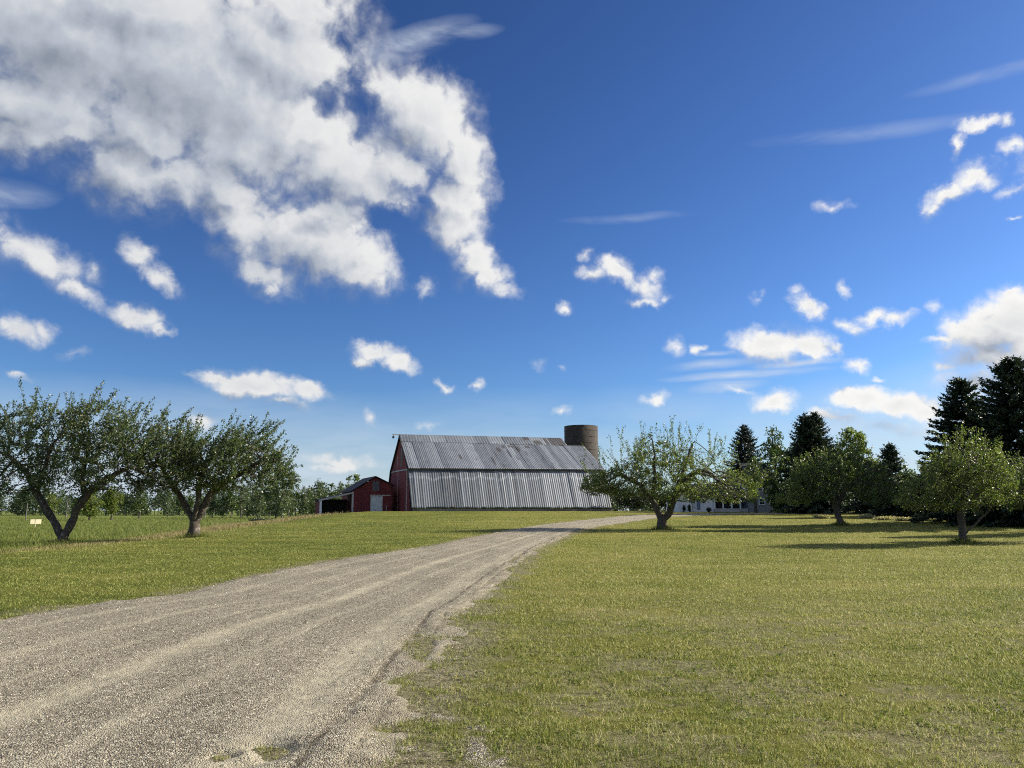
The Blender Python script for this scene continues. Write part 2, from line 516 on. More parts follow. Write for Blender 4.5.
# thin high streaks and the pale veil low in the sky
cw = wk.vmath('ADD', cv.outputs[0], wk.vmath('SCALE', wk.vmath('SUBTRACT', wk.noise(cv.outputs[0], 9, 3, .5, 0, 'Color'), (.5, .5, .5)), None, .012))
ca = blob_sum(wk, wk.vmath('MULTIPLY', cw, (1, 1, 0)), CIRRUS, 1.25, 0)
cn = wk.noise(wk.vmath('MULTIPLY', cw, (9, 34, 0)), 1.0, 6, .6, .5)
ca = wk.math('MULTIPLY', ca, wk.step(cn, .22, .72), clamp=True)
vl = blob_sum(wk, wk.vmath('MULTIPLY', cw, (1, 1, 0)), VEIL, 1.35, 0)
vl = wk.math('MULTIPLY', vl, wk.math('MULTIPLY_ADD', wk.step(cn, .2, .75), .5, .5))
plain = wk.mix(1.0, gm.outputs[0], SKY_TINT, 'MULTIPLY')
skyc = wk.mix(wk.math('MULTIPLY', ca, .85), skyc, (4.3, 4.75, 5.4))
skyc = wk.mix(wk.math('MULTIPLY', vl, .8, clamp=True), skyc, (3.9, 4.5, 5.3))
fill_clouds = wk.step(wk.noise(tc.outputs['Generated'], 3.2, 5, .6, .3), .47, .62)  # white clouds outside the view, added to raise the fill light
rest = wk.mix(wk.math('MULTIPLY', fill_clouds, wk.step(el, .0, .12)), plain, (5.6, 5.6, 5.6))
# the cloud field is only worked out over the part of the sky that has it
aaz = wk.math('ABSOLUTE', az)
fade = wk.math('MULTIPLY', wk.step(aaz, 1.02, .84), wk.step(el, .86, .74))
wk.put(bg.inputs[0], wk.mix(fade, rest, wk.mix(wk.math('MULTIPLY', alpha, alpha_k), skyc, ccol)))
bg2 = wk.new('ShaderNodeBackground'); wk.put(bg2.inputs[0], rest); bg2.inputs[1].default_value = SKY_STR
inside = wk.math('MULTIPLY', wk.math('LESS_THAN', aaz, 1.02), wk.math('MULTIPLY', wk.math('LESS_THAN', el, .86), wk.math('GREATER_THAN', el, -.03)))
wmix = wk.new('ShaderNodeMixShader'); wk.put(wmix.inputs[0], inside)
wk.l.new(bg2.outputs[0], wmix.inputs[1]); wk.l.new(bg.outputs[0], wmix.inputs[2])
wk.l.new(wmix.outputs[0], world.node_tree.nodes['World Output'].inputs[0])
world.cycles.sampling_method = 'MANUAL'; world.cycles.sample_map_resolution = 512

scene.view_settings.view_transform = 'Standard'
scene.view_settings.look = 'None'
scene.view_settings.exposure = .97
scene.view_settings.gamma = 1
scene.render.engine = 'CYCLES'
scene.cycles.pixel_filter_type = 'BLACKMAN_HARRIS'; scene.cycles.filter_width = 1.1
scene.cycles.max_bounces = 5
scene.cycles.use_denoising = False
scene.cycles.use_adaptive_sampling = True; scene.cycles.adaptive_threshold = .015; scene.cycles.adaptive_min_samples = 24
scene.cycles.transparent_max_bounces = 8

# ------------------------------------------------------------------ ground materials
def lawn_tint(k):
    """colour of the turf at a place, shared by the ground sheet and the blades"""
    g = k.new('ShaderNodeNewGeometry')
    p = k.vmath('MULTIPLY', g.outputs['Position'], (1, 1, 0))
    big = k.noise(p, .06, 4, .6)
    mid = k.noise(p, .45, 4, .65)
    streak = k.noise(k.vmath('MULTIPLY', p, (.16, .5, 0)), 1.0, 4, .6)
    f = k.math('ADD', k.math('ADD', k.math('MULTIPLY', big, .3), k.math('MULTIPLY', mid, .35)), k.math('MULTIPLY', streak, .35))
    sx = k.new('ShaderNodeSeparateXYZ'); k.l.new(p, sx.inputs[0])
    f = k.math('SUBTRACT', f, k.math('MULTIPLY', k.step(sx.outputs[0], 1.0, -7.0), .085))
    return p, f

M = {}
m, k, b = material("ground_turf")
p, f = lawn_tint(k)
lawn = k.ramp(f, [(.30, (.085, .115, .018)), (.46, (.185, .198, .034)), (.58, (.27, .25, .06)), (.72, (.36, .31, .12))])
fine = k.noise(p, 60, 3, .7)
lawn = k.mix(1, lawn, k.ramp(fine, [(.3, .42), (.7, 1.2)]), 'MULTIPLY')
fld = k.ramp(k.noise(p, .35, 5, .65), [(.3, (.075, .11, .022)), (.5, (.13, .165, .035)), (.72, (.22, .21, .06))])
c = k.mix(k.attr('field'), lawn, fld)
dry = k.ramp(k.noise(p, 1.2, 4, .6), [(.3, (.20, .17, .07)), (.7, (.33, .27, .13))])
c = k.mix(k.attr('dry'), c, dry)
soil = k.ramp(k.noise(p, 9, 5, .7), [(.32, (.055, .047, .03)), (.46, (.22, .198, .12)), (.6, (.32, .29, .18)), (.72, (.44, .40, .26))])
grit = k.voro(p, 60, 'F1', 'Color'); gs_ = k.new('ShaderNodeSeparateColor'); k.l.new(grit, gs_.inputs[0])
soil = k.mix(1, soil, k.ramp(gs_.outputs[0], [(0, .45), (.6, 1.0), (1, 1.5)]), 'MULTIPLY')
c = k.mix(k.attr('bare'), c, soil)
k.put(b.inputs['Base Color'], c); b.inputs['Roughness'].default_value = .95; b.inputs['Specular IOR Level'].default_value = .1
k.put(b.inputs['Normal'], k.bump(k.math('ADD', fine, k.noise(p, 8, 4, .6)), .9, .06))
M['ground'] = m

m, k, b = material("gravel")
g = k.new('ShaderNodeNewGeometry')
p = g.outputs['Position']
v = k.attr('across'); s = k.attr('along')
st = k.voro(p, 78, 'F1', 'Color'); sd_ = k.voro(p, 78, 'F1', 'Distance')
st2 = k.voro(p, 36, 'F1', 'Color'); sd2 = k.voro(p, 36, 'F1', 'Distance')
sep = k.new('ShaderNodeSeparateColor'); k.l.new(st, sep.inputs[0])
sep2 = k.new('ShaderNodeSeparateColor'); k.l.new(st2, sep2.inputs[0])
stone = k.ramp(sep.outputs[0], [(0, (.11, .09, .066)), (.35, (.29, .245, .185)), (.7, (.43, .37, .285)), (1, (.66, .59, .48))])
stone2 = k.ramp(sep2.outputs[1], [(0, (.13, .107, .078)), (.6, (.37, .315, .24)), (1, (.68, .61, .50))])
big = k.math('LESS_THAN', sep2.outputs[0], .35)
stone = k.mix(big, stone, stone2)
gap = k.math('MULTIPLY', k.step(sd_, .75, .3), 1.0)
stone = k.mix(k.math('MULTIPLY', k.step(sd_, .35, .75), .45), stone, (.10, .085, .07))
dust = k.ramp(k.noise(p, 14, 5, .65), [(.3, (.335, .29, .215)), (.7, (.475, .415, .315))])
wob = k.math('MULTIPLY', k.math('SUBTRACT', k.noise(p, .35, 3, .5), .5), .10)
vv = k.math('ADD', v, wob)
def band(c0, w):
    return k.math('SUBTRACT', 1, k.step(k.math('ABSOLUTE', k.math('SUBTRACT', vv, c0)), w * .3, w), clamp=True)
tr = band(.73, .10)
for c0, w in ((.17, .09), (-.32, .06), (.42, .04), (-.66, .06), (-.05, .03), (.95, .08)):
    tr = k.math('MAXIMUM', tr, k.math('MULTIPLY', band(c0, w), .6 if c0 != .17 else 1.0))
tr = k.math('MULTIPLY', tr, k.ramp(k.noise(p, 3.5, 4, .6), [(.3, .35), (.6, 1.0)]))
cst = k.new('ShaderNodeCombineXYZ'); k.put(cst.inputs[0], k.math('MULTIPLY', v, 40)); k.put(cst.inputs[1], k.math('MULTIPLY', s, .35))
drag = k.noise(cst.outputs[0], 1.0, 4, .6)
c = k.mix(k.math('MULTIPLY', tr, .88), stone, dust)
c = k.mix(1, c, k.ramp(drag, [(.3, .84), (.5, 1.0), (.7, 1.10)]), 'MULTIPLY')
broad = k.noise(k.vmath('MULTIPLY', p, (1, .5, 1)), .8, 4, .6)
c = k.mix(1, c, k.ramp(broad, [(.3, .78), (.7, 1.12)]), 'MULTIPLY')
# darker broken lines along the ruts, brown earth on the shoulder
rut = k.math('SUBTRACT', 1, k.step(k.math('ABSOLUTE', k.math('SUBTRACT', v, k.math('MULTIPLY_ADD', k.math('SINE', k.math('MULTIPLY', s, .35)), .003, .845))), .004, .014), clamp=True)
rut2 = k.math('SUBTRACT', 1, k.step(k.math('ABSOLUTE', k.math('SUBTRACT', v, k.math('MULTIPLY_ADD', k.math('SINE', k.math('MULTIPLY_ADD', s, .3, 1)), .003, .925))), .003, .011), clamp=True)
rn = k.ramp(k.noise(p, 2.0, 3, .6), [(.38, .05), (.62, .9)])
c = k.mix(k.math('MULTIPLY', k.math('MAXIMUM', rut, k.math('MULTIPLY', rut2, .85)), rn), c, (.085, .068, .048))
earth = k.math('MULTIPLY', k.step(v, .78, 1.0), k.ramp(k.noise(p, 1.6, 5, .65), [(.42, 0.0), (.62, .75)]))
c = k.mix(earth, c, (.20, .165, .12))
c = k.mix(1, c, (1.0, 1.05, 1.0), 'MULTIPLY')
k.put(b.inputs['Base Color'], c); b.inputs['Roughness'].default_value = .92; b.inputs['Specular IOR Level'].default_value = .15
hgt = k.math('SUBTRACT', k.math('MULTIPLY', k.noise(p, 18, 5, .7), 1.2), k.math('MULTIPLY', sd_, k.math('SUBTRACT', 1, k.math('MULTIPLY', tr, .7))))
k.put(b.inputs['Normal'], k.bump(hgt, .8, .03))
M['gravel'] = m

# ------------------------------------------------------------------ ground sheet (polar grid, fine towards the view)
def bare_f(x, y):
    """worn patches in the lawn (0..1)"""
    n = .35 * fbm(x * .6 + 5, y * .7, 51, 3) + .35 * fbm(x * 2.6, y * 3.4, 52, 3) + .30 * fbm(x * 9, y * 11, 53, 3)
    near = (1 - sm(8, 19, y))
    right = sm(-1, 1, x - .05 * y + .6)
    return sm(.50, .60, n + .02 * near) * near * right * .62


def ground_attrs(x, y):
    m_ = lawn_side(x, y)
    field = (1 - sm(.38, .5, m_ + .1 * (fbm(x * .2, y * .2, 9, 3) - .5))) * sm(18, 28, y)
    yy = np.clip(y, 36, 140)
    e = x - crest(yy)
    dry = np.exp(-((e + .6) / 1.6) ** 2) * sm(20, 40, y) * (1 - sm(115, 135, y)) * (.35 + .65 * sm(45, 75, y)) * sm(.3, .55, fbm(x * .35, y * .25, 13, 3) + .1)
    dry = dry + .6 * np.exp(-((e + 5) / 6) ** 2) * sm(80, 100, y) * (1 - sm(112, 122, y))
    return field, np.clip(dry, 0, 1)


rad = np.concatenate([np.linspace(0.3, 3.5, 8, endpoint=False), np.geomspace(3.5, 60, 330, endpoint=False), np.geomspace(60, 6000, 90)])
ang = np.concatenate([np.linspace(-180, -50, 30, endpoint=False), np.linspace(-50, 50, 420, endpoint=False), np.linspace(50, 180, 30, endpoint=False)])
A_, R_ = np.meshgrid(np.radians(ang), rad)
gx, gy = (R_ * np.sin(A_)).ravel(), (R_ * np.cos(A_)).ravel()
gv, gs = drive_uv(gx, gy)
gout = sm(1.1, 1.5, np.abs(gv))
gz = H0(gx, gy) + (.05 * (fbm(gx * .9, gy * .9, 61, 4) - .5)) * (1 - sm(20, 40, R_.ravel())) * gout
na, nr = len(ang), len(rad)
i, j = np.meshgrid(np.arange(nr - 1), np.arange(na), indexing='ij')
q = np.stack([i * na + j, i * na + (j + 1) % na, (i + 1) * na + (j + 1) % na, (i + 1) * na + j], -1).reshape(-1, 4)[:, ::-1]
fi, dr = ground_attrs(gx, gy)
o = np_mesh("ground", np.stack([gx, gy, gz], 1), q, M['ground'], smooth=True,
            attrs={'field': ('POINT', fi), 'dry': ('POINT', dr), 'bare': ('POINT', np.clip(bare_f(gx, gy) + .95 * (1 - sm(.98, 1.26, np.abs(gv) + .5 * (fbm(gx * 2, gy * 2, 63, 4) - .5))), 0, 1))})
tag(o, kind='structure')

# gravel drive
cs = []
s_ = 8.0
while s_ < CS[-1] - .5:
    cs.append(s_)
    s_ += float(np.clip(.0075 * max(s_ - 12, 3), .04, .6))
cs = np.array(cs)
cxs = np.stack([np.interp(cs, CS, CL[:, 0]), np.interp(cs, CS, CL[:, 1]), np.interp(cs, CS, CL[:, 2]), np.interp(cs, CS, CT[:, 0]), np.interp(cs, CS, CT[:, 1])], 1)
vs = np.linspace(-1.2, 1.24, 200)
VV, SS = np.meshgrid(vs, np.arange(len(cs)))
VV = VV.ravel(); SS = SS.ravel()
dx_ = cxs[SS, 0] + cxs[SS, 4] * VV * cxs[SS, 2]
dy_ = cxs[SS, 1] - cxs[SS, 3] * VV * cxs[SS, 2]
go_, gr_ = drive_off(VV, cs[SS], dx_, dy_)
dz_ = H0(dx_, dy_) + go_ + gr_ + .012 * (fbm(dx_ * 6, dy_ * 6, 5, 3) - .5) * (1 - sm(20, 40, dy_))
nv = len(vs)
i, j = np.meshgrid(np.arange(len(cs) - 1), np.arange(nv - 1), indexing='ij')
q = np.stack([i * nv + j, i * nv + j + 1, (i + 1) * nv + j + 1, (i + 1) * nv + j], -1).reshape(-1, 4)
o = np_mesh("gravel_driveway", np.stack([dx_, dy_, dz_], 1), q, M['gravel'], smooth=True, attrs={'across': ('POINT', VV), 'along': ('POINT', cs[SS])})
tag(o, kind='structure')

# ------------------------------------------------------------------ grass blades
def blades(name, x, y, z, h, w, mat, lean=.5, label=None):
    n = len(x)
    a = rng.uniform(0, 2 * math.pi, n)
    la = rng.uniform(0, 2 * math.pi, n); ll = h * lean * rng.uniform(.1, 1.3, n)
    dx = np.cos(a) * w * .5; dy = np.sin(a) * w * .5
    b0 = np.stack([x - dx, y - dy, z - .01], 1); b1 = np.stack([x + dx, y + dy, z - .01], 1)
    mx = np.cos(la) * ll * .35; my = np.sin(la) * ll * .35
    m0 = np.stack([x - dx * .8 + mx, y - dy * .8 + my, z + h * .6], 1); m1 = np.stack([x + dx * .8 + mx, y + dy * .8 + my, z + h * .6], 1)
    tp = np.stack([x + np.cos(la) * ll, y + np.sin(la) * ll, z + h], 1)
    V = np.stack([b0, b1, m1, m0, tp], 1).reshape(-1, 3)
    k5 = np.arange(n)[:, None] * 5
    F3 = np.concatenate([k5 + np.array([[0, 1, 2]]), k5 + np.array([[0, 2, 3]]), k5 + np.array([[3, 2, 4]])])
    o = np_mesh(name, V, F3, mat)
    tag(o, label, 'grass', kind='stuff')
    return o


def blade_mat(name, stops, isl=.62):
    m, k, b = material(name)
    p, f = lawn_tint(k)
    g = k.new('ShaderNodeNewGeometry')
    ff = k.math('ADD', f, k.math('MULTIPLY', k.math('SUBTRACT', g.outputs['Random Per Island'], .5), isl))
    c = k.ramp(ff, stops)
    k.put(b.inputs['Base Color'], c); b.inputs['Roughness'].default_value = .55; b.inputs['Specular IOR Level'].default_value = .25
    t = k.new('ShaderNodeBsdfTranslucent'); k.put(t.inputs[0], c)
    mx = k.new('ShaderNodeMixShader'); mx.inputs[0].default_value = .4
    k.l.new(b.outputs[0], mx.inputs[1]); k.l.new(t.outputs[0], mx.inputs[2])
    k.l.new(mx.outputs[0], m.node_tree.nodes['Material Output'].inputs[0])
    return m

M['blade'] = blade_mat("lawn_blades", [(.15, (.07, .10, .017)), (.40, (.225, .275, .052)), (.58, (.36, .365, .098)), (.85, (.60, .53, .28))])
M['rough'] = blade_mat("field_blades", [(.2, (.08, .12, .02)), (.5, (.16, .195, .036)), (.75, (.27, .26, .08))])
M['straw'] = blade_mat("straw_blades", [(.2, (.17, .16, .05)), (.5, (.32, .27, .12)), (.8, (.46, .39, .21))], .6)

def scatter(n, d0, d1, half, power=1.0):
    """points in a wedge ahead, evenly spread per octave of distance"""
    d = np.exp(rng.uniform(math.log(d0), math.log(d1), n))
    t = rng.uniform(-half, half, n)
    return d * t, d

x, y = scatter(900000, 4.4, 70, .84)
v, s = drive_uv(x, y)
go_, gr_ = drive_off(v, s, x, y)
gravel = (v > -1.2) & (v < 1.24) & (go_ > -.004) & (y < 95)
fi, dr = ground_attrs(x, y)
bf = bare_f(x, y)
tuft = .5 * fbm(x * 2.2, y * 2.2, 91, 3) + .5 * fbm(x * 8.5, y * 8.5, 94, 2)
keep = ~gravel & (fi < .5) & (dr < .75) & (rng.uniform(0, 1, len(x)) > bf * .85) & (rng.uniform(0, 1, len(x)) < .22 + 1.1 * sm(.38, .58, tuft))
# thin worn turf on the shoulder
keep &= ~((np.abs(v) < 1.4) & (rng.uniform(0, 1, len(x)) < .85 * sm(.35, .55, fbm(x * 4 + 9, y * 4, 95, 3)) * (1 - sm(.98, 1.27, np.abs(v) + .5 * (fbm(x * 2, y * 2, 63, 4) - .5)))))
keep |= (v > .8) & (v < 1.3) & (go_ <= .035) & (go_ > -.004) & (rng.uniform(0, 1, len(x)) < .8 * (1 - sm(-.004, .04, go_)) * sm(.40, .56, fbm(x * 3.1, y * 3.1, 93, 3))) & (fi < .5)
x, y, tuft = x[keep], y[keep], tuft[keep]
gz_ = H0(x, y) + .05 * (fbm(x * .9, y * .9, 61, 4) - .5) * (1 - sm(20, 40, np.hypot(x, y))) * sm(1.1, 1.5, np.abs(v[keep]))
h = (.012 + .028 * rng.uniform(0, 1, len(x)) ** 1.6) * (.25 + 1.5 * tuft) * (1 + .010 * y)
w = .0040 * (np.maximum(y, 5) / 5) ** .72
blades("lawn_grass", x, y, gz_, h, w, M['blade'], 1.5, 'short mown yellow green grass of the lawn on both sides of the drive')

# broad-leaved weeds and clover in the near turf
n = 1000
wy = np.exp(rng.uniform(math.log(4.5), math.log(16), n)); wx = wy * rng.uniform(-.15, .8, n)
wv_, ws_ = drive_uv(wx, wy)
ok = (wv_ > 1.02) & (fbm(wx * .9 + 4, wy * .9, 140, 3) > .47)
wx, wy = wx[ok], wy[ok]
wx = np.repeat(wx, 7) + rng.normal(0, .035, len(wx) * 7); wy = np.repeat(wy, 7) + rng.normal(0, .035, len(wy) * 7)
dd = rng.normal(0, 1, (len(wx), 3)); dd[:, 2] = np.abs(dd[:, 2]) * .35 + .1
wl = rng.uniform(.014, .034, len(wx))
WEEDS = (np.stack([wx, wy, H0(wx, wy) + .05 * (fbm(wx * .9, wy * .9, 61, 4) - .5) + .012], 1), dd, wl)

# longer grass near the drive's right-hand edge and at the tree feet
x, y = scatter(52000, 4.4, 30, .86)
v, s = drive_uv(x, y)
go_, gr_ = drive_off(v, s, x, y)
tn = fbm(x * 1.3, y * 1.3, 123, 4)
keep = (go_ < -.002) & (np.abs(v) < 1.9) & (v > .8) & (tn > .56)
x2, y2 = x[keep], y[keep]
h2 = .03 + .045 * rng.uniform(0, 1, len(x2))
w2 = .0045 * (np.maximum(y2, 5) / 5) ** .72
LONG = [(x2, y2, h2, w2)]

# rough field to the left
x, y = scatter(260000, 24, 210, .95)
fi, dr = ground_attrs(x, y)
keep = (fi > .4) & (rng.uniform(0, 1, len(x)) < .35 + .8 * fbm(x * .3, y * .3, 44, 3)) & (x < 0)
x, y = x[keep], y[keep]
h = (.12 + .22 * rng.uniform(0, 1, len(x))) * (.4 + 1.1 * fbm(x * .5, y * .5, 45, 3))
w = .012 * (y / 25) ** .8
blades("field_grass", x, y, H0(x, y), h, w, M['rough'], .8, 'rough unmown green field beyond the two apple trees')

# pale dry grass on the brow left of the shed
n = 90000
y = rng.uniform(30, 116, n); x = crest(y) + rng.normal(-.8, 1.6, n)
far = rng.uniform(0, 1, n) < .35
x = np.where(far & (y > 85), crest(y) + rng.uniform(-12, 5, n), x)
fi, dr = ground_attrs(x, y)
keep = rng.uniform(0, 1, n) < dr * 1.1
x, y = x[keep], y[keep]
h = .12 + .33 * rng.uniform(0, 1, len(x)) * sm(35, 70, y)
blades("dry_grass", x, y, H0(x, y), h, .012 * (y / 25) ** .8, M['straw'], .7, 'pale dry unmown grass along the brow left of the shed')

# ------------------------------------------------------------------ loose gravel stones
x, y = scatter(110000, 4.4, 30, .86)
v, s = drive_uv(x, y)
go_, gr_ = drive_off(v, s, x, y)
tw = .2 + .8 * np.clip(np.minimum(np.abs(v - .71) / .16, np.abs(v - .17) / .1), 0, 1)
out_ = (np.abs(v) < 1.45) & (go_ <= 0) & (rng.uniform(0, 1, len(x)) < .30 * (1 - sm(1.0, 1.45, np.abs(v))))
go_ = np.maximum(go_, 0)
keep = out_ | (go_ > .0) & (np.abs(v) < 1.25) & (rng.uniform(0, 1, len(x)) < tw * (.3 + .9 * fbm(x * .9, y * .9, 71, 3)))
x, y, v, s, go_, gr_ = x[keep], y[keep], v[keep], s[keep], go_[keep], gr_[keep]
z = H0(x, y) + go_ + gr_
n = len(x)
base = np.array([[1, 0, 0], [-1, 0, 0], [0, 1, 0], [0, -1, 0], [0, 0, 1], [0, 0, -1]], float)
sz = .0028 + .0062 * rng.uniform(0, 1, n) ** 3
sz *= (np.maximum(y, 5) / 5) ** .5
ax = rng.normal(0, 1, (n, 3, 3))
qm, _ = np.linalg.qr(ax)
pts = base[None] * rng.uniform(.6, 1.25, (n, 6, 1)) * sz[:, None, None]
pts = np.einsum('nij,nkj->nki', qm, pts)
pts[:, :, 2] *= .7
pts += np.stack([x, y, z + sz * .3], 1)[:, None]
tri = np.array([[0, 2, 4], [2, 1, 4], [1, 3, 4], [3, 0, 4], [2, 0, 5], [1, 2, 5], [3, 1, 5], [0, 3, 5]])
Fq = (np.arange(n)[:, None, None] * 6 + tri[None]).reshape(-1, 3)
m, k, b = material("loose_stone")
g = k.new('ShaderNodeNewGeometry')
k.put(b.inputs['Base Color'], k.ramp(g.outputs['Random Per Island'], [(0, (.12, .10, .075)), (.4, (.31, .265, .20)), (.8, (.46, .40, .31)), (1, (.68, .62, .52))]))
b.inputs['Roughness'].default_value = .85
o = np_mesh("loose_gravel", pts.reshape(-1, 3), Fq, m)
tag(o, 'loose pale stones lying on the gravel drive', 'gravel', kind='stuff')

# ------------------------------------------------------------------ tree generator
def grow(att, nodes, parents, step, infl, kill, iters, up=.12, rg=None):
    pos = [np.array(p, float) for p in nodes]; par = list(parents)
    A = np.array(att, float)
    Pm = np.array(pos)
    d = np.linalg.norm(A[:, None] - Pm[None], axis=2)
    bi = d.argmin(1); bd = d.min(1)
    tried = set()
    for it in range(iters):
        act = bd < infl
        if not act.any():
            # draw the nearest node towards the cloud
            k = int(bd.argmin()); act = np.zeros(len(A), bool); act[k] = True
        idx = bi[act]
        Parr = np.array(pos)
        dv = A[act] - Parr[idx]
        dv /= np.linalg.norm(dv, axis=1)[:, None] + 1e-9
        u, inv = np.unique(idx, return_inverse=True)
        acc = np.zeros((len(u), 3)); np.add.at(acc, inv, dv)
        acc += rg.normal(0, .25, acc.shape); acc[:, 2] += up
        acc /= np.linalg.norm(acc, axis=1)[:, None] + 1e-9
        new, npar = [], []
        for uu, a in zip(u, acc):
            key = (int(uu), tuple(np.round(a, 1)))
            if key in tried: continue
            tried.add(key)
            new.append(pos[uu] + a * step); npar.append(int(uu))
        if not new: break
        n0 = len(pos)
        pos += new; par += npar
        Nw = np.array(new)
        d = np.linalg.norm(A[:, None] - Nw[None], axis=2)
        k = d.argmin(1); dm = d.min(1)
        better = dm < bd
        bd = np.where(better, dm, bd); bi = np.where(better, n0 + k, bi)
        alive = bd > kill
        A, bd, bi = A[alive], bd[alive], bi[alive]
        if len(A) < 3: break
    return np.array(pos), np.array(par)


def radii(par, tip, expo):
    n = len(par); acc = np.zeros(n); r = np.zeros(n)
    for i in range(n - 1, -1, -1):
        r[i] = max(tip, acc[i] ** (1 / expo))
        if par[i] >= 0: acc[par[i]] += r[i] ** expo
    return r


def tubes(pos, par, r, rmin, rg):
    kids = [[] for _ in par]
    for i, p in enumerate(par):
        if p >= 0: kids[p].append(i)
    V, Fq = [], []
    starts = [(i, None) for i in range(len(par)) if par[i] < 0]
    main = {}
    for i, c in enumerate(kids):
        if c:
            m_ = max(c, key=lambda j: r[j]); main[i] = m_
            starts += [(j, i) for j in c if j != m_]
    for st, frm in starts:
        if r[st] < rmin: continue
        ch = [frm, st] if frm is not None else [st]
        while ch[-1] in main and r[main[ch[-1]]] >= rmin: ch.append(main[ch[-1]])
        if len(ch) < 2: continue
        pts = pos[ch]
        rr = r[ch].copy()
        if frm is not None: rr[0] = rr[1] * 1.05
        ns = 9 if rr.max() > .07 else 5 if rr.max() > .025 else 3
        tg = np.gradient(pts, axis=0); tg /= np.linalg.norm(tg, axis=1)[:, None] + 1e-9
        ref = np.array([0, 0, 1.0]) if abs(tg[0][2]) < .8 else np.array([1.0, 0, 0])
        base = len(V)
        ph = rg.uniform(0, 6.28, ns)
        for a, (p, t, q_) in enumerate(zip(pts, tg, rr)):
            u = np.cross(t, ref); u /= np.linalg.norm(u) + 1e-9; w = np.cross(t, u)
            ref = np.cross(u, t) if False else ref
            for kk in range(ns):
                th = 2 * math.pi * kk / ns
                q2 = q_ * (1 + (.13 * math.sin(ph[kk] + a * .9) if ns == 9 else 0))
                V.append(p + (u * math.cos(th) + w * math.sin(th)) * q2)
        for a in range(len(ch) - 1):
            for kk in range(ns):
                Fq.append((base + a * ns + kk, base + a * ns + (kk + 1) % ns, base + (a + 1) * ns + (kk + 1) % ns, base + (a + 1) * ns + kk))
    return np.array(V), np.array(Fq)


def leaf_quads(c, d, L, W, rg, droop=0.0):
    """c centres (base of leaf), d direction"""
    n = len(c)
    d = d / (np.linalg.norm(d, axis=1)[:, None] + 1e-9)
    r_ = rg.normal(0, 1, (n, 3))
    s_ = np.cross(d, r_); s_ /= np.linalg.norm(s_, axis=1)[:, None] + 1e-9
    nn = np.cross(s_, d)
    L = np.asarray(L)[:, None]; W = np.asarray(W)[:, None]
    v0 = c; v2 = c + d * L - nn * L * .12
    v1 = c + d * L * .45 + s_ * W * .5 + nn * L * .07; v3 = c + d * L * .45 - s_ * W * .5 + nn * L * .07
    V = np.stack([v0, v1, v2, v3], 1).reshape(-1, 3)
    Fq = np.arange(n * 4).reshape(-1, 4)
    return V, Fq


def ellipsoid_pts(c, r, n, rg, hollow=.35):
    d = rg.normal(0, 1, (n, 3)); d /= np.linalg.norm(d, axis=1)[:, None]
    q_ = (hollow ** 3 + (1 - hollow ** 3) * rg.uniform(0, 1, n)) ** (1 / 3)
    return np.array(c)[None] + d * q_[:, None] * np.array(r)[None]


M['bark'] = simple("apple_bark", (.065, .052, .042), .9, 0, .3, 9, .9)
# pale lichen patches on the bark
mm = M['bark']; k = N(mm.node_tree); b = mm.node_tree.nodes['Principled BSDF']
g = k.new('ShaderNodeNewGeometry')
old = b.inputs['Base Color'].links[0].from_socket
k.put(b.inputs['Base Color'], k.mix(k.ramp(k.noise(g.outputs['Position'], 5.5, 5, .7), [(.56, 0.0), (.68, .75)]), old, (.40, .37, .31)))
M['dark_bark'] = simple("dark_bark", (.075, .062, .05), .9, 0, .3, 8, .6)
M['grey_bark'] = simple("grey_bark", (.14, .13, .115), .9, 0, .25, 5, .4)
M['apple_leaf'] = leafmat("apple_leaves", (.038, .062, .024), (.080, .115, .045), (.165, .20, .095), .45)
M['apple_leaf_pale'] = leafmat("pale_apple_leaves", (.055, .088, .024), (.11, .15, .045), (.21, .235, .09), .50)
M['apple_leaf_mid'] = leafmat("mid_apple_leaves", (.042, .075, .022), (.085, .125, .038), (.17, .205, .075), .48)
M['blossom'] = leafmat("blossom", (.55, .50, .48), (.65, .60, .56), (.72, .68, .66), .3)
M['needles'] = leafmat("spruce_needles", (.013, .027, .015), (.027, .047, .025), (.056, .085, .042), .10, .6)
M['needles_blue'] = leafmat("grey_spruce_needles", (.020, .032, .024), (.034, .05, .038), (.055, .072, .055), .1, .6)
M['maple_leaf'] = leafmat("broad_leaves", (.025, .05, .012), (.05, .085, .02), (.10, .14, .035), .38)
M['bright_leaf'] = leafmat("spring_leaves", (.07, .11, .024), (.13, .17, .042), (.20, .235, .065), .5)
M['poplar_leaf'] = leafmat("poplar_leaves", (.055, .085, .042), (.09, .125, .065), (.15, .18, .10), .4)
M['brush'] = leafmat("dry_brush", (.24, .21, .13), (.36, .32, .21), (.48, .43, .30), .4)
M['shrub_leaf'] = leafmat("shrub_leaves", (.012, .022, .010), (.022, .036, .014), (.04, .06, .022), .2)


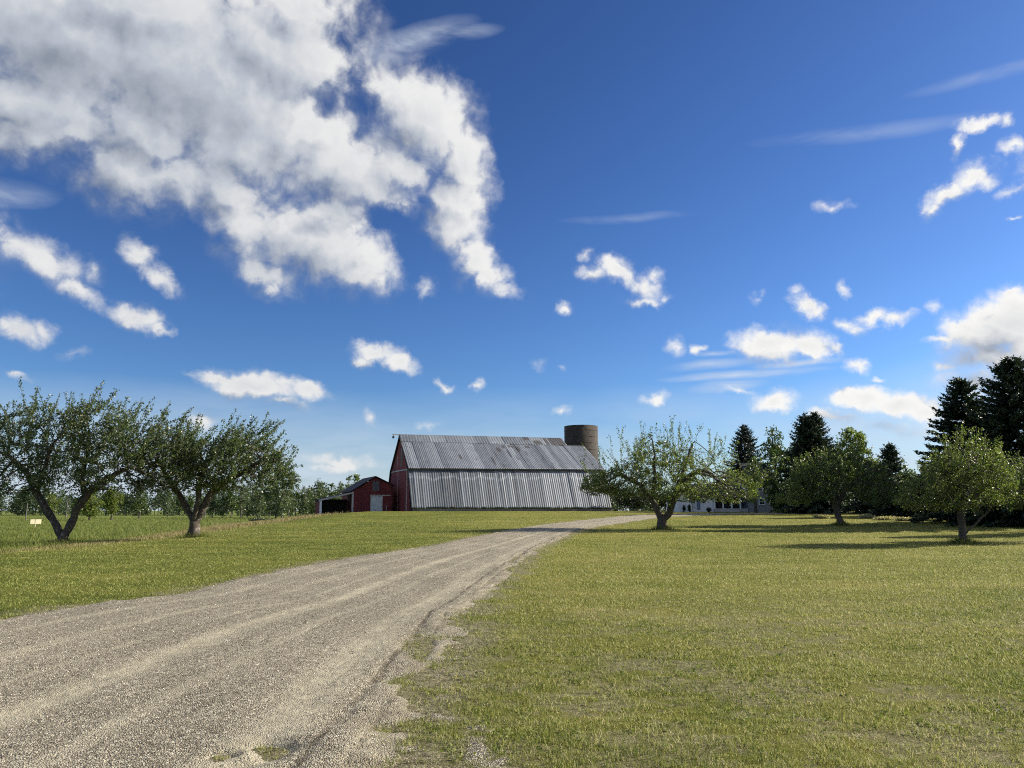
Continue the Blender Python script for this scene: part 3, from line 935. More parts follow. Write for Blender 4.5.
def make_tree(name, base, blobs, limbs, n_att, step, tip, expo, leaf, seed, trunk_r, mat_leaf, mat_bark,
              leaves_per=5, shoots=0, shoot_len=(.4, 1.2), shoot_dir=(0, 0, 1), up=.12, shoot_leaf=1.0, hollow=.35, blossoms=0, rmin=.0, leaf_r=2.2, spread=.09, infl=None, kill=1.15, clump=.8):
    """base: world xyz; blobs: list of (centre, radii, share) local; limbs: list of polylines local; first starts at the base"""
    rg = np.random.default_rng(seed)
    root = empty(name, base)
    tot = sum(w for _, _, w in blobs)
    att = np.concatenate([ellipsoid_pts(c, r_, max(4, int(n_att * w / tot)), rg, hollow) for c, r_, w in blobs])
    nodes, par = [], []
    for L in limbs:
        L = np.array(L, float)
        # start from the nearest existing node
        prev = -1
        if nodes:
            dd = np.linalg.norm(np.array(nodes) - L[0], axis=1); prev = int(dd.argmin())
        else:
            nodes.append(L[0]); par.append(-1); prev = 0
        for a, b_ in zip(L[:-1], L[1:]):
            n = max(1, int(np.linalg.norm(b_ - a) / step))
            for t in range(1, n + 1):
                q_ = a + (b_ - a) * t / n + rg.normal(0, .03, 3) * min(1, step * 3)
                nodes.append(q_); par.append(prev); prev = len(nodes) - 1
    pos, par = grow(att, nodes, par, step, infl or step * 7, step * kill, 160, up, rg)
    n_core = len(pos)
    pos = list(pos); par = list(par)
    has = set(par)
    tips = [i for i in range(n_core) if i not in has]
    # shoots: leafy rods from the outer twigs
    if shoots:
        top = sorted(tips, key=lambda i: -(pos[i][2] + rg.uniform(0, 1.2)))
        cand = top[:max(1, int(len(top) * .75))]
        for _ in range(shoots):
            i = cand[int(rg.integers(len(cand)))]
            p = pos[i]
            cc = np.array([p[0], p[1], 0]); out = cc / (np.linalg.norm(cc) + .5)
            d = np.array(shoot_dir) + out * rg.uniform(.1, .7) + rg.normal(0, .25, 3)
            d /= np.linalg.norm(d)
            L = rg.uniform(*shoot_len); n = max(2, int(L / (step * .8)))
            prev = i
            for t in range(n):
                d = d + rg.normal(0, .10, 3) + np.array([0, 0, .06]); d /= np.linalg.norm(d)
                pos.append(pos[prev] + d * L / n); par.append(prev); prev = len(pos) - 1
    pos = np.array(pos); par = np.array(par)
    # parents always precede children
    r = radii(par, tip, expo)
    r *= 1.0
    sc = trunk_r / r[0]
    r = np.where(r > tip * 1.5, tip * 1.5 + (r - tip * 1.5) * max(.1, (trunk_r - tip * 1.5) / max(1e-6, r[0] - tip * 1.5)), r)
    # root flare
    zz = pos[:, 2]
    r = np.where((zz < .5) & (r > trunk_r * .5), r * (1 + .35 * np.clip((.5 - zz) / .5, 0, 1) ** 2), r)
    pos[0][2] -= .15
    V, Fq = tubes(pos, par, r, rmin, rg)
    print('TREE', name, seed, 'nodes', n_core, len(pos), 'faces', len(Fq))
    np_mesh("trunk", V, Fq, mat_bark, root, smooth=True)
    # leaves on the thin wood
    thin = np.where((r < tip * leaf_r) & (par >= 0))[0]
    reps = rg.poisson(np.where(thin < n_core, leaves_per, leaves_per * shoot_leaf))
    cl = fbm((pos[thin, 0] + pos[thin, 2] * .6) / clump + seed, (pos[thin, 1] - pos[thin, 2] * .7) / clump, seed, 2)
    reps = np.where(thin < n_core, np.minimum(reps * 3, np.round(reps * (.12 + 2.0 * sm(.3, .72, cl)))), reps).astype(int)
    idx = np.repeat(thin, reps)
    t = rg.uniform(0, 1, len(idx))[:, None]
    c = pos[par[idx]] * (1 - t) + pos[idx] * t
    ax_ = pos[idx] - pos[par[idx]]; ax_ /= np.linalg.norm(ax_, axis=1)[:, None] + 1e-9
    d = rg.normal(0, .8, (len(idx), 3)) + ax_ * .6 + np.array([0, 0, .25])
    c = c + rg.normal(0, 1, c.shape) * np.where(idx < n_core, spread, spread * .5)[:, None]
    LL = leaf * rg.uniform(.65, 1.3, len(idx)) * np.where(idx < n_core, 1, .88)
    V, Fq = leaf_quads(c, d, LL, LL * rg.uniform(.5, .75, len(idx)), rg)
    np_mesh("crown", V, Fq, mat_leaf, root)
    if blossoms:
        pick = thin[rg.integers(len(thin), size=blossoms)]
        c = pos[pick] + rg.normal(0, .06, (blossoms, 3))
        c = np.repeat(c, 3, 0) + rg.normal(0, .025, (blossoms * 3, 3))
        LL = np.full(len(c), .055)
        V, Fq = leaf_quads(c, rg.normal(0, 1, c.shape), LL, LL * .9, rg)
        np_mesh("blossom", V, Fq, M['blossom'], root)
    return root


def px_local(base, px, py, dy=0.0):
    """a pixel at the tree's distance (+dy) as a point relative to its base"""
    p = P(px, py, base[1] + dy)
    return (p[0] - base[0], dy, p[2] - base[2])


def px_tree(name, foot, blobs, limbs, **kw):
    base = ground_at(*foot)
    ppm = F * 1.0135 / base[1]
    bl = []
    for (cx_, cy_, rx, ry, dy, rd, w) in blobs:
        bl.append((px_local(base, cx_, cy_, dy), (rx / ppm, rd, ry / ppm), w))
    lm = []
    for L in limbs:
        lm.append([px_local(base, a, b_, c) for a, b_, c in L])
    lm[0][0] = (0, 0, 0)
    FEET.append((base, kw.get('trunk_r', .2)))
    return make_tree(name, base, bl, lm, **kw)


FEET = []
APPLES = 'old apple trees on the lawn'
a1 = px_tree("apple_tree", (63, 544.5),
    [(42, 446, 52, 46, 0, 2.7, 2.2), (100, 430, 42, 32, .3, 2.4, 1.5), (148, 450, 44, 32, 0, 2.3, 1.6), (-14, 452, 42, 42, 0, 2.2, 1.4), (80, 474, 62, 22, -1.0, 2.0, 1.1), (18, 484, 44, 16, .6, 2.0, .9), (90, 460, 56, 32, 1.6, 1.4, .8), (122, 485, 46, 11, .2, 2.0, .8), (160, 474, 34, 15, 0, 1.8, .6), (-20, 490, 34, 12, 0, 1.6, .4)],
    [[(63, 545, 0), (63, 538, 0)], [(63, 538, 0), (54, 522, .05), (44, 505, .1), (36, 492, .2), (26, 472, .3), (8, 455, .5)], [(63, 538, 0), (71, 525, -.1), (76, 510, -.2), (84, 499, -.3), (100, 482, -.3), (128, 468, -.1)], [(36, 492, .2), (44, 470, -.5), (52, 445, -.8)], [(84, 499, -.3), (82, 478, .6), (88, 450, 1.0)]],
    n_att=5200, step=.2, tip=.009, expo=2.25, leaf=.12, seed=3, trunk_r=.26, mat_leaf=M['apple_leaf'], mat_bark=M['bark'],
    leaves_per=6.2, shoots=380, shoot_len=(.6, 1.6), shoot_leaf=1.15, shoot_dir=(.35, 0, .95), blossoms=420)
tag(a1, 'largest apple tree, forked low in a wide V, beside the pale field board', 'tree', APPLES)
a2 = px_tree("apple_tree", (194, 537.5),
    [(212, 462, 50, 26, 0, 2.5, 2.0), (165, 462, 30, 26, 0, 2.1, 1.1), (246, 462, 36, 24, 0, 2.2, 1.3), (205, 477, 62, 15, -.8, 2.0, 1.1), (240, 443, 26, 13, .4, 1.6, .4), (266, 472, 22, 13, .2, 1.4, .4), (162, 486, 34, 10, .2, 1.8, .6), (236, 485, 42, 9, .3, 1.8, .7)],
    [[(194, 538, 0), (194, 522, 0)], [(194, 522, 0), (187, 508, .1), (178, 494, .2), (168, 478, .3), (158, 462, .3)], [(194, 522, 0), (197, 506, -.2), (199, 488, -.4), (205, 466, -.6)], [(194, 524, 0), (203, 508, .1), (208, 496, .1), (222, 484, 0), (246, 470, -.1), (268, 456, -.1)]],
    n_att=4600, step=.2, tip=.009, expo=2.25, leaf=.12, seed=5, trunk_r=.29, mat_leaf=M['apple_leaf'], mat_bark=M['bark'],
    leaves_per=6.6, shoots=320, shoot_len=(.6, 1.75), shoot_leaf=1.15, shoot_dir=(.55, 0, .7), blossoms=160)
tag(a2, 'apple tree with thick short trunk and right leaning shoots, beside the larger forked one', 'tree', APPLES)
a3 = px_tree("apple_tree", (663, 529.5),
    [(660, 472, 52, 22, 0, 3.0, 2.6), (620, 482, 40, 15, 0, 2.6, 1.5), (700, 482, 48, 18, 0, 2.8, 1.8), (735, 487, 24, 14, 0, 2.2, .8), (670, 490, 74, 11, -1.0, 2.6, 1.3), (598, 482, 18, 11, .2, 1.8, .4), (690, 462, 34, 18, .5, 2.4, .8), (652, 450, 22, 15, 0, 1.6, .3), (602, 489, 24, 8, .2, 1.8, .5), (733, 497, 28, 8, 0, 2.0, .7), (690, 497, 40, 7, -.6, 2.0, .6)],
    [[(663, 530, 0), (662, 521, 0)], [(662, 521, 0), (657, 510, .1), (652, 500, .2), (640, 485, .3), (620, 474, .3)], [(662, 521, 0), (670, 512, -.2), (674, 500, -.3), (680, 482, -.3), (700, 470, -.2)], [(652, 500, .2), (655, 480, -.5), (654, 452, -.6), (650, 425, -.3)], [(680, 482, -.3), (690, 450, 0), (702, 425, .2)]],
    n_att=5200, step=.22, tip=.008, expo=2.3, leaf=.12, seed=9, trunk_r=.30, mat_leaf=M['apple_leaf_pale'], mat_bark=M['dark_bark'],
    leaves_per=9, shoots=150, shoot_len=(1.0, 2.5), shoot_dir=(0, 0, 1.0), shoot_leaf=.42, blossoms=350)
tag(a3, 'apple tree with dark V trunk and sparse tall shoots, by the bend of the drive', 'tree', APPLES)
a4 = px_tree("apple_tree", (841, 525.5),
    [(830, 476, 36, 20, 0, 2.8, 2.0), (800, 489, 24, 13, 0, 2.2, 1.0), (868, 478, 26, 18, 0, 2.4, 1.2), (846, 460, 26, 14, .3, 2.0, .8), (840, 494, 58, 9, -.8, 2.2, .8), (890, 490, 20, 10, .3, 1.6, .5), (812, 472, 20, 11, -.5, 1.6, .5), (798, 499, 24, 7, 0, 1.8, .6), (880, 499, 26, 7, 0, 1.8, .6)],
    [[(841, 526, 0), (838, 516, .1), (836, 506, .1)], [(836, 506, .1), (828, 495, .2), (812, 484, .3)], [(836, 506, .1), (844, 492, -.2), (860, 478, -.3)], [(836, 506, .1), (835, 485, .3), (842, 462, .4)]],
    n_att=4000, step=.24, tip=.009, expo=2.3, leaf=.125, seed=13, trunk_r=.24, mat_leaf=M['apple_leaf_mid'], mat_bark=M['dark_bark'],
    leaves_per=8, shoots=230, shoot_len=(.4, 1.3), clump=.55, blossoms=0)
tag(a4, 'dense low apple tree with a leaning trunk, in front of the twin topped spruces', 'tree', APPLES)
a5 = px_tree("apple_tree", (963, 544),
    [(962, 474, 34, 20, 0, 2.0, 2.0), (924, 491, 24, 13, 0, 1.6, 1.0), (988, 480, 22, 18, 0, 1.7, 1.1), (966, 452, 20, 13, 0, 1.2, .5), (950, 498, 50, 10, -.6, 1.5, .9), (940, 470, 18, 10, .6, 1.2, .4), (984, 502, 26, 8, .2, 1.3, .6), (914, 502, 22, 7, 0, 1.3, .5), (1002, 496, 16, 9, 0, 1.1, .35), (945, 507, 38, 5, -.4, 1.4, .5)],
    [[(963, 544, 0), (962, 530, 0), (961, 512, .05)], [(961, 512, .05), (948, 497, .1), (930, 487, .2)], [(961, 512, .05), (964, 492, -.2), (968, 465, -.2)], [(961, 512, .05), (975, 498, .2), (990, 482, .2)], [(963, 536, 0), (972, 527, .3), (985, 515, .5), (997, 500, .6)]],
    n_att=4200, step=.17, tip=.008, expo=2.3, leaf=.10, seed=17, trunk_r=.17, mat_leaf=M['apple_leaf_pale'], mat_bark=M['dark_bark'],
    leaves_per=6, shoots=240, shoot_len=(.4, 1.3), clump=.5, blossoms=120)
tag(a5, 'rounded pale green apple tree with a straight trunk, in front of the tallest spruces', 'tree', APPLES)
a6 = px_tree("apple_tree", (1050, 541),
    [(1040, 482, 36, 26, 0, 2.0, 2), (1015, 492, 18, 18, 0, 1.5, .7), (1070, 485, 30, 24, 0, 1.7, 1.0)],
    [[(1050, 541, 0), (1049, 528, 0), (1047, 512, 0)], [(1047, 512, 0), (1030, 496, .1), (1018, 486, .1)], [(1047, 512, 0), (1055, 490, -.2), (1070, 478, 0)]],
    n_att=2500, step=.2, tip=.008, expo=2.3, leaf=.11, seed=19, trunk_r=.16, mat_leaf=M['apple_leaf'], mat_bark=M['dark_bark'],
    leaves_per=11, shoots=60, shoot_len=(.3, .8))
tag(a6, 'apple tree cut off by the right edge of the picture', 'tree', APPLES)


_v, _f = leaf_quads(WEEDS[0], WEEDS[1], WEEDS[2], WEEDS[2] * .75, rng)
o = np_mesh("lawn_weeds", _v, _f, leafmat("weed_leaves", (.08, .11, .02), (.14, .175, .032), (.21, .24, .06), .3, .85))
tag(o, 'small broad leaved weeds and clover scattered in the near lawn', 'weeds', kind='stuff')

# ------------------------------------------------------------------ spruces
def make_spruce(name, base, Hh, Rr, seed, mat=None, tops=((0, 0, 1.0),), low=.03, dens=1.0, nl=.42):
    rg = np.random.default_rng(seed)
    root = empty(name, base)
    mb = MB()
    Vc, Dc, Lc, Wc = [], [], [], []
    for (ox, oy, hs) in tops:
        mb.tube((ox * .2, oy * .2, -.2), (ox, oy, Hh * hs), .022 * Hh, .02, 7)
        z = low * Hh
        while z < Hh * hs * .985:
            t = z / (Hh * hs)
            nb = int(rg.integers(8, 12))
            a0 = rg.uniform(0, 6.28)
            for kx in range(nb):
                a = a0 + kx * 2 * math.pi / nb + rg.normal(0, .18)
                L = Rr * ((1 - t) ** .72) * rg.uniform(.72, 1.12) * min(1, .75 + t * 2) + .10
                zb = z + rg.normal(0, .12)
                od = np.array([math.cos(a), math.sin(a), 0]); sd2_ = np.array([-math.sin(a), math.cos(a), 0])
                rise = .35 * t + .05; droop = (.42 * (1 - t) + .05)
                n = max(2, int(L / .22))
                pp = []
                for q_ in range(n + 1):
                    u = q_ / n
                    pp.append(np.array([ox * t, oy * t, zb]) + od * L * u + np.array([0, 0, L * (rise * u - droop * u * u + .16 * u ** 4)]))
                for q_ in range(n):
                    mb.tube(pp[q_], pp[q_ + 1], .012 + .02 * (1 - q_ / n) * (1 - t), None, 3) if q_ < n * .6 else None
                    u = (q_ + .5) / n
                    if u < .12: continue
                    mid = (pp[q_] + pp[q_ + 1]) / 2; dirn = pp[q_ + 1] - pp[q_]; dirn /= np.linalg.norm(dirn)
                    m_ = max(3, int(12 * dens))
                    for _ in range(m_):
                        sgn = rg.choice([-1, 1])
                        dd = dirn * rg.uniform(.4, 1.0) + sd2_ * sgn * rg.uniform(.15, 1.0) + np.array([0, 0, rg.uniform(-.55, .25)])
                        Vc.append(mid + rg.normal(0, .06, 3)); Dc.append(dd)
                        ll = nl * rg.uniform(.6, 1.25) * (.55 + .75 * (1 - u)) * (.55 + .6 * (1 - t))
                        Lc.append(ll); Wc.append(.10 + .07 * rg.uniform())
                # tip
                Vc.append(pp[-1]); Dc.append(pp[-1] - pp[-2] + np.array([0, 0, .05])); Lc.append(.32); Wc.append(.08)
            z += (.30 + .22 * (1 - t)) * (.8 if Hh < 9 else 1)
        for _ in range(10):
            Vc.append(np.array([ox, oy, Hh * hs - rg.uniform(.0, .7)])); Dc.append(rg.normal(0, .35, 3) + np.array([0, 0, .9])); Lc.append(.4); Wc.append(.07)
    mb_o = mb.build("trunk", M['dark_bark'], None); mb_o.parent = root
    V, Fq = leaf_quads(np.array(Vc), np.array(Dc), Lc, Wc, rg)
    np_mesh("crown", V, Fq, mat or M['needles'], root)
    return root


def spruce_px(px, top, Y, rpx, seed, label, **kw):
    p = P(px, top, Y); z = float(H0(p[0], Y)) - .05
    ppm = F * 1.0135 / Y
    o = make_spruce("spruce_tree", (p[0], Y, z), p[2] - z, rpx / ppm, seed, **kw)
    tag(o, label, 'tree', 'dark spruces on the right')
    return o

spruce_px(1010, 358, 57, 86, 1, 'tallest dark spruce, cut by the right edge behind the pale apple tree', dens=1.4, nl=.5)
spruce_px(960, 379, 62, 64, 2, 'tall dark spruce with spiky top directly behind the rounded pale apple tree', dens=1.4, nl=.5)
spruce_px(1075, 372, 60, 60, 3, 'dark spruce at the far right edge beyond the tallest one')
spruce_px(810, 413, 88, 40, 4, 'twin topped dark spruce rising behind the dense low apple tree', tops=((-.75, 0, .99), (.55, .1, 1.0)), dens=1.1)
spruce_px(889, 444, 76, 26, 5, 'small slender spruce between the dense apple tree and the tall spruces')
spruce_px(744, 426, 104, 34, 6, 'greyish broad spruce beside the white farmhouse', mat=M['needles_blue'])
spruce_px(925, 467, 74, 24, 7, 'smallest spruce, its tip just showing left of the tall spruces')
spruce_px(868, 462, 84, 24, 8, 'short spruce half hidden behind the right side of the dense apple tree')
spruce_px(1185, 352, 50, 70, 9, 'tall spruce beyond the right edge of the lawn')


# ------------------------------------------------------------------ broadleaf trees
def broadleaf(name, px, top, Y, wpx, seed, mat, label, group, base_py=None, leaf=.3, n_att=420, bark=None, trunk=.18, clear=.22, leaves_per=6, step=.45, narrow=1.0, shoots=0):
    p = P(px, top, Y); z = float(H0(p[0], Y)) - .05
    Hh = p[2] - z; ppm = F * 1.0135 / Y; Rr = wpx / ppm
    rg = np.random.default_rng(seed)
    bl = []
    c0 = clear * Hh
    for q_ in range(9):
        t = rg.uniform(.1, .9)
        wd = Rr * (math.sin(math.pi * min(1, t * .85 + .18)) ** .7)
        a = rg.uniform(0, 6.28); rr = wd * rg.uniform(.3, .6)
        bl.append(((math.cos(a) * rr, math.sin(a) * rr, c0 + (Hh - c0) * t * .93), (wd * .52, wd * .52, (Hh - c0) * .17 * narrow), 1))
    bl.append(((0, 0, Hh * .9), (Rr * .4, Rr * .4, Hh * .1), .7)); bl.append(((0, 0, (c0 + Hh) / 2), (Rr * .6, Rr * .6, (Hh - c0) * .4), 1))
    lm = [[(0, 0, 0), (.05, 0, c0), (.1, .05, Hh * .45), (0, 0, Hh * .75)]]
    o = make_tree(name, (p[0], Y, z), bl, lm, n_att * 4, step, .016, 2.3, leaf, seed, trunk, mat, bark or M['dark_bark'], leaves_per=leaves_per * 1.9, spread=.2, leaf_r=2.6, rmin=.0, shoots=shoots, shoot_len=(.6, 1.3))
    if label: tag(o, label, 'tree', group)
    return o

BD = 'broadleaf trees by the farmhouse'
broadleaf("maple_tree", 773, 426, 100, 20, 21, M['maple_leaf'], 'airy dark broadleaf tree between the greyish spruce and the twin topped spruce', BD, n_att=520)
broadleaf("maple_tree", 851, 427, 98, 30, 22, M['bright_leaf'], 'sunlit yellow green broadleaf tree peering over the dense apple tree', BD, n_att=560)
broadleaf("maple_tree", 779, 450, 90, 19, 23, M['maple_leaf'], 'dark leafy tree standing before the right end of the farmhouse', BD, n_att=520, clear=.04)
broadleaf("maple_tree", 797, 442, 112, 26, 27, M['maple_leaf'], 'dark leafy tree behind the gap between airy tree and twin topped spruce', BD, n_att=520, clear=.05)
broadleaf("maple_tree", 872, 460, 106, 26, 28, M['maple_leaf'], 'dark leafy tree farthest back between the sunlit tree and the slender spruce', BD, n_att=460, clear=.05)
broadleaf("maple_tree", 836, 448, 104, 30, 24, M['maple_leaf'], 'deep green broadleaf tree behind the right flank of the twin topped spruce', BD, n_att=460)
broadleaf("maple_tree", 728, 470, 112, 22, 25, M['maple_leaf'], 'dark tree rising behind the white house left of the greyish spruce', BD, n_att=420)
broadleaf("maple_tree", 905, 470, 92, 26, 26, M['maple_leaf'], 'low dark tree behind the slender spruce', BD, n_att=420, clear=.05)


broadleaf("maple_tree", 753, 456, 93, 15, 29, M['maple_leaf'], 'slim dark tree before the tall part of the farmhouse, right of the porch', BD, n_att=420, clear=.42)

# dark shrubs closing the space under the trees
def shrub(px, top, Y, wpx, seed, mat, label, group=None, leaf=.16, n=2600, name="shrub", cat='shrub'):
    p = P(px, top, Y); z = float(H0(p[0], Y)) - .05
    Hh = p[2] - z; Rr = wpx / (F * 1.0135 / Y)
    rg = np.random.default_rng(seed)
    root = empty(name, (p[0], Y, z))
    mb = MB(); cs_ = []
    for q_ in range(9):
        a = rg.uniform(0, 6.28); rr = Rr * rg.uniform(.1, .7)
        e = np.array([math.cos(a) * rr, math.sin(a) * rr * .8, Hh * rg.uniform(.55, .95)])
        mb.tube((e[0] * .25, e[1] * .25, -.05), e * .85, .03, .012, 5)
        cs_.append(ellipsoid_pts(e * np.array([1, 1, .62]), (Rr * .42, Rr * .38, Hh * .34), n // 9, rg, .3))
    c = np.concatenate(cs_); c[:, 2] = np.abs(c[:, 2])
    so_ = mb.build("stem", M['dark_bark'], None); so_.parent = root
    LL = leaf * rg.uniform(.6, 1.3, len(c))
    V, Fq = leaf_quads(c, rg.normal(0, 1, c.shape) + np.array([0, 0, .4]), LL, LL * .6, rg)
    np_mesh("crown", V, Fq, mat, root)
    return tag(root, label, cat, group)

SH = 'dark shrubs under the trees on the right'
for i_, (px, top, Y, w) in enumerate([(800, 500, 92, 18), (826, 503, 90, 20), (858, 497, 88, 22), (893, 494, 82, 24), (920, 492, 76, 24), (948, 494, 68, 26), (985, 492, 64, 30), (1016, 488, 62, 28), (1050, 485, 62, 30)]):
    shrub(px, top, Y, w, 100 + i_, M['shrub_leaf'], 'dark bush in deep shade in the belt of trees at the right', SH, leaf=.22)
shrub(632, 486, 118, 22, 120, M['shrub_leaf'], 'dark bush right beside the right end of the barn', None, leaf=.3)
shrub(662, 489, 122, 18, 121, M['shrub_leaf'], 'dark bush left of the white house, seen between the forked trunk limbs', None, leaf=.3)
shrub(605, 495, 124, 10, 125, M['shrub_leaf'], 'dark bush tucked behind the barn corner below the silo', None, leaf=.3)
for i_, (px, top, Y, w) in enumerate([(868, 514, 72, 11), (886, 516, 68, 13), (906, 517, 66, 12), (822, 514, 72, 10)]):
    shrub(px, top, Y, w, 130 + i_, M['brush'], ['pale dry brush between the dense apple tree and the slender spruce trunk', 'pale dry brush heap just right of the slender spruce trunk', 'low pale brush nearest the rounded apple tree', 'small pale brush left of the leaning apple trunk'][i_], None, leaf=.14, n=900)

# ------------------------------------------------------------------ far trees on the left
protos = []
for kx, (mt, nar, bk) in enumerate([(M['poplar_leaf'], 1.0, M['grey_bark']), (M['poplar_leaf'], 1.1, M['grey_bark']), (M['maple_leaf'], 1.0, M['dark_bark'])]):
    rg0 = 300 + kx
    pr = broadleaf("poplar_tree", 215 + 9 * kx, 476 + 2 * kx, 205, 9, rg0, mt, None, None, leaf=.42, n_att=230, bark=bk, trunk=.12, clear=.03, leaves_per=5, step=.6)
    protos.append(pr)
PG = 'row of slim trees along the far edge of the field'
PL = 'slim grey green tree in the row along the far field edge left of the shed'
for pr in protos: tag(pr, PL, 'tree', PG)
rp = random.Random(5)
for q_, px in enumerate(list(np.arange(240, 368, 5.2)) + [168, 187, 203]):
    pr = protos[q_ % 3]
    c = copy_tree(pr)
    Y = 200 + rp.uniform(-8, 40)
    p = P(float(px) + rp.uniform(-2, 2), 514, Y)
    c.location = (p[0], Y, float(H0(p[0], Y)) - .05)
    c.rotation_euler = (0, 0, rp.uniform(0, 6.28))
    k_ = rp.uniform(.62, 1.1) * (1.0 if px < 300 else .95)
    c.scale = (k_ * 1.05, k_ * 1.05, k_)
broadleaf("ash_tree", 284, 458, 176, 21, 31, M['poplar_leaf'], 'tall grey green tree standing out above the far row of slim trees', None, leaf=.4, n_att=420, bark=M['grey_bark'], trunk=.22, clear=.15, leaves_per=5, step=.55)
broadleaf("ash_tree", 357, 474, 185, 9, 32, M['bright_leaf'], 'sunlit round topped tree just above the red shed roof', None, leaf=.4, n_att=240, trunk=.16, leaves_per=5, step=.55)
broadleaf("willow_tree", 92, 488, 150, 17, 33, M['bright_leaf'], 'broad bright green tree in the field seen right of the largest apple trunk', None, leaf=.36, n_att=360, trunk=.2, clear=.12, leaves_per=6, step=.5)
broadleaf("willow_tree", 114, 487, 158, 15, 34, M['bright_leaf'], 'bright green field tree with a bare foot, right of the broader one', None, leaf=.36, n_att=320, trunk=.2, clear=.25, leaves_per=6, step=.5)
broadleaf("willow_tree", 52, 492, 190, 10, 35, M['bright_leaf'], 'light green tree seen through the fork of the largest apple tree', None, leaf=.36, n_att=220, trunk=.16, leaves_per=6, step=.5)
broadleaf("willow_tree", 141, 492, 180, 9, 36, M['maple_leaf'], 'small round dark tree in the field left of the thick trunked apple tree', None, leaf=.36, n_att=220, trunk=.16, leaves_per=6, step=.5)

# far woods: one mass all along the horizon
rg = np.random.default_rng(77)
Vs, Ds, Ls = [], [], []
mb = MB()
for q_ in range(620):
    a = rg.uniform(-.98, .98); Y = rg.uniform(270, 380)
    x = a * Y * 1.05
    if abs(x) > 400: continue
    Hh = rg.uniform(7.5, 12.0) * (1 if a < -.25 else 1.1); w = rg.uniform(2.2, 4.5)
    z0 = float(H0(x, Y))
    mb.tube((x, Y, z0 - .2), (x, Y, z0 + Hh * .6), .2, .1, 4)
    for _ in range(4):
        c = (x + rg.normal(0, w * .4), Y + rg.normal(0, w * .4), z0 + Hh * rg.uniform(.12, .85))
        n = 85
        Vs.append(ellipsoid_pts(c, (w * .6, w * .6, Hh * .24), n, rg, .5))
Vs = np.concatenate(Vs)
LL = .75 * rg.uniform(.6, 1.4, len(Vs))
V, Fq = leaf_quads(Vs, rg.normal(0, 1, Vs.shape), LL, LL * .7, rg)
mv, mf = len(V), []
V2 = np.concatenate([V, np.array(mb.v)])
F4 = [list(map(int, f_)) for f_ in Fq] + [[i_ + mv for i_ in f_] for f_ in mb.f]
me = bpy.data.meshes.new("far_woods"); me.from_pydata([tuple(p_) for p_ in V2], [], F4); me.update()
M['far_leaf'] = leafmat("far_leaves", (.03, .05, .025), (.055, .085, .04), (.10, .13, .06), .35)
me.materials.append(M['far_leaf'])
o = bpy.data.objects.new("far_woods", me); COL.objects.link(o)
tag(o, 'distant line of woods along the horizon beyond the field', 'woods', kind='stuff')

# ------------------------------------------------------------------ barn
TH = R(22)
U = Vector((math.cos(TH), math.sin(TH), 0)); B_ = Vector((-math.sin(TH), math.cos(TH), 0))
A0 = Vector(P(413, 511.2, 108))
BL, BW = 31.2, 16.0
gz0 = float(H0(A0.x, A0.y))

def bp(s, b_, z):
    p = A0 + U * s + B_ * b_
    return Vector((p.x, p.y, z))

def zpx(s, b_, py):
    p = A0 + U * s + B_ * b_
    return EYE + (P(512, py, p.y)[2] - EYE)

Zb = A0.z + .10
zk0, zk1 = zpx(0, 2.4, 468.2), zpx(BL, 2.4, 469.4)
zc0, zc1 = zpx(0, 7.0, 441.6), zpx(BL - 1, 7.0, 445.9)
zr0, zr1 = zpx(0, 8.0, 434.4), zpx(26.7, 8.0, 438.0)
barn = empty("barn", (A0.x, A0.y, gz0), TH)
tag(barn, 'big old gambrel barn with dark red gable and weathered silver corrugated roof', 'barn')

def wood_mat(name, col, board=.28, worn=.25):
    m, k, b = material(name)
    g = k.new('ShaderNodeNewGeometry'); tcx = k.new('ShaderNodeTexCoord')
    p = g.outputs['Position']
    # vertical boards measured along the wall
    sx_ = k.new('ShaderNodeSeparateXYZ'); k.l.new(p, sx_.inputs[0])
    q_ = k.math('ADD', k.math('MULTIPLY', sx_.outputs[0], math.cos(TH) + math.sin(TH) * -1), k.math('MULTIPLY', sx_.outputs[1], math.sin(TH) + math.cos(TH)))
    bd = k.math('DIVIDE', q_, board)
    fr = k.math('FRACT', bd); fl = k.math('FLOOR', bd)
    wn_ = k.new('ShaderNodeTexWhiteNoise', noise_dimensions='1D'); k.l.new(fl, wn_.inputs['W'])
    st_ = k.noise(k.vmath('MULTIPLY', p, (3, 3, .35)), 2.0, 4, .65)
    f = k.math('ADD', k.math('MULTIPLY', wn_.outputs[0], .45), k.math('MULTIPLY', st_, .55))
    c = k.ramp(f, [(.2, tuple(v_ * .62 for v_ in col)), (.55, col), (.85, tuple(v_ * (1 + worn) + .01 for v_ in col))])
    c = k.mix(k.math('MULTIPLY', k.math('LESS_THAN', fr, .09), .6), c, (.02, .012, .012))
    k.put(b.inputs['Base Color'], c); b.inputs['Roughness'].default_value = .85
    k.put(b.inputs['Normal'], k.bump(k.math('ADD', st_, k.math('GREATER_THAN', fr, .09)), .5, .02))
    return m

M['red'] = wood_mat("red_boards", (.20, .034, .035))
M['red2'] = wood_mat("shed_red_boards", (.14, .020, .023), .25)
M['trim'] = simple("weathered_trim", (.42, .40, .38), .8, 0, .2, 4)
M['white'] = simple("white_paint", (.72, .73, .74), .6, 0, .08, 3)
M['dark'] = simple("dark_timber", (.03, .027, .025), .9, 0, .2, 4)
M['stone'] = simple("foundation_stone", (.16, .155, .15), .9, 0, .35, 2.5, .6)
M['shingle'] = simple("dark_shingle", (.035, .035, .042), .85, 0, .3, 5, .4)
M['glass'] = simple("window_glass", (.02, .025, .03), .08, 0, .1, 2, 0, .8)

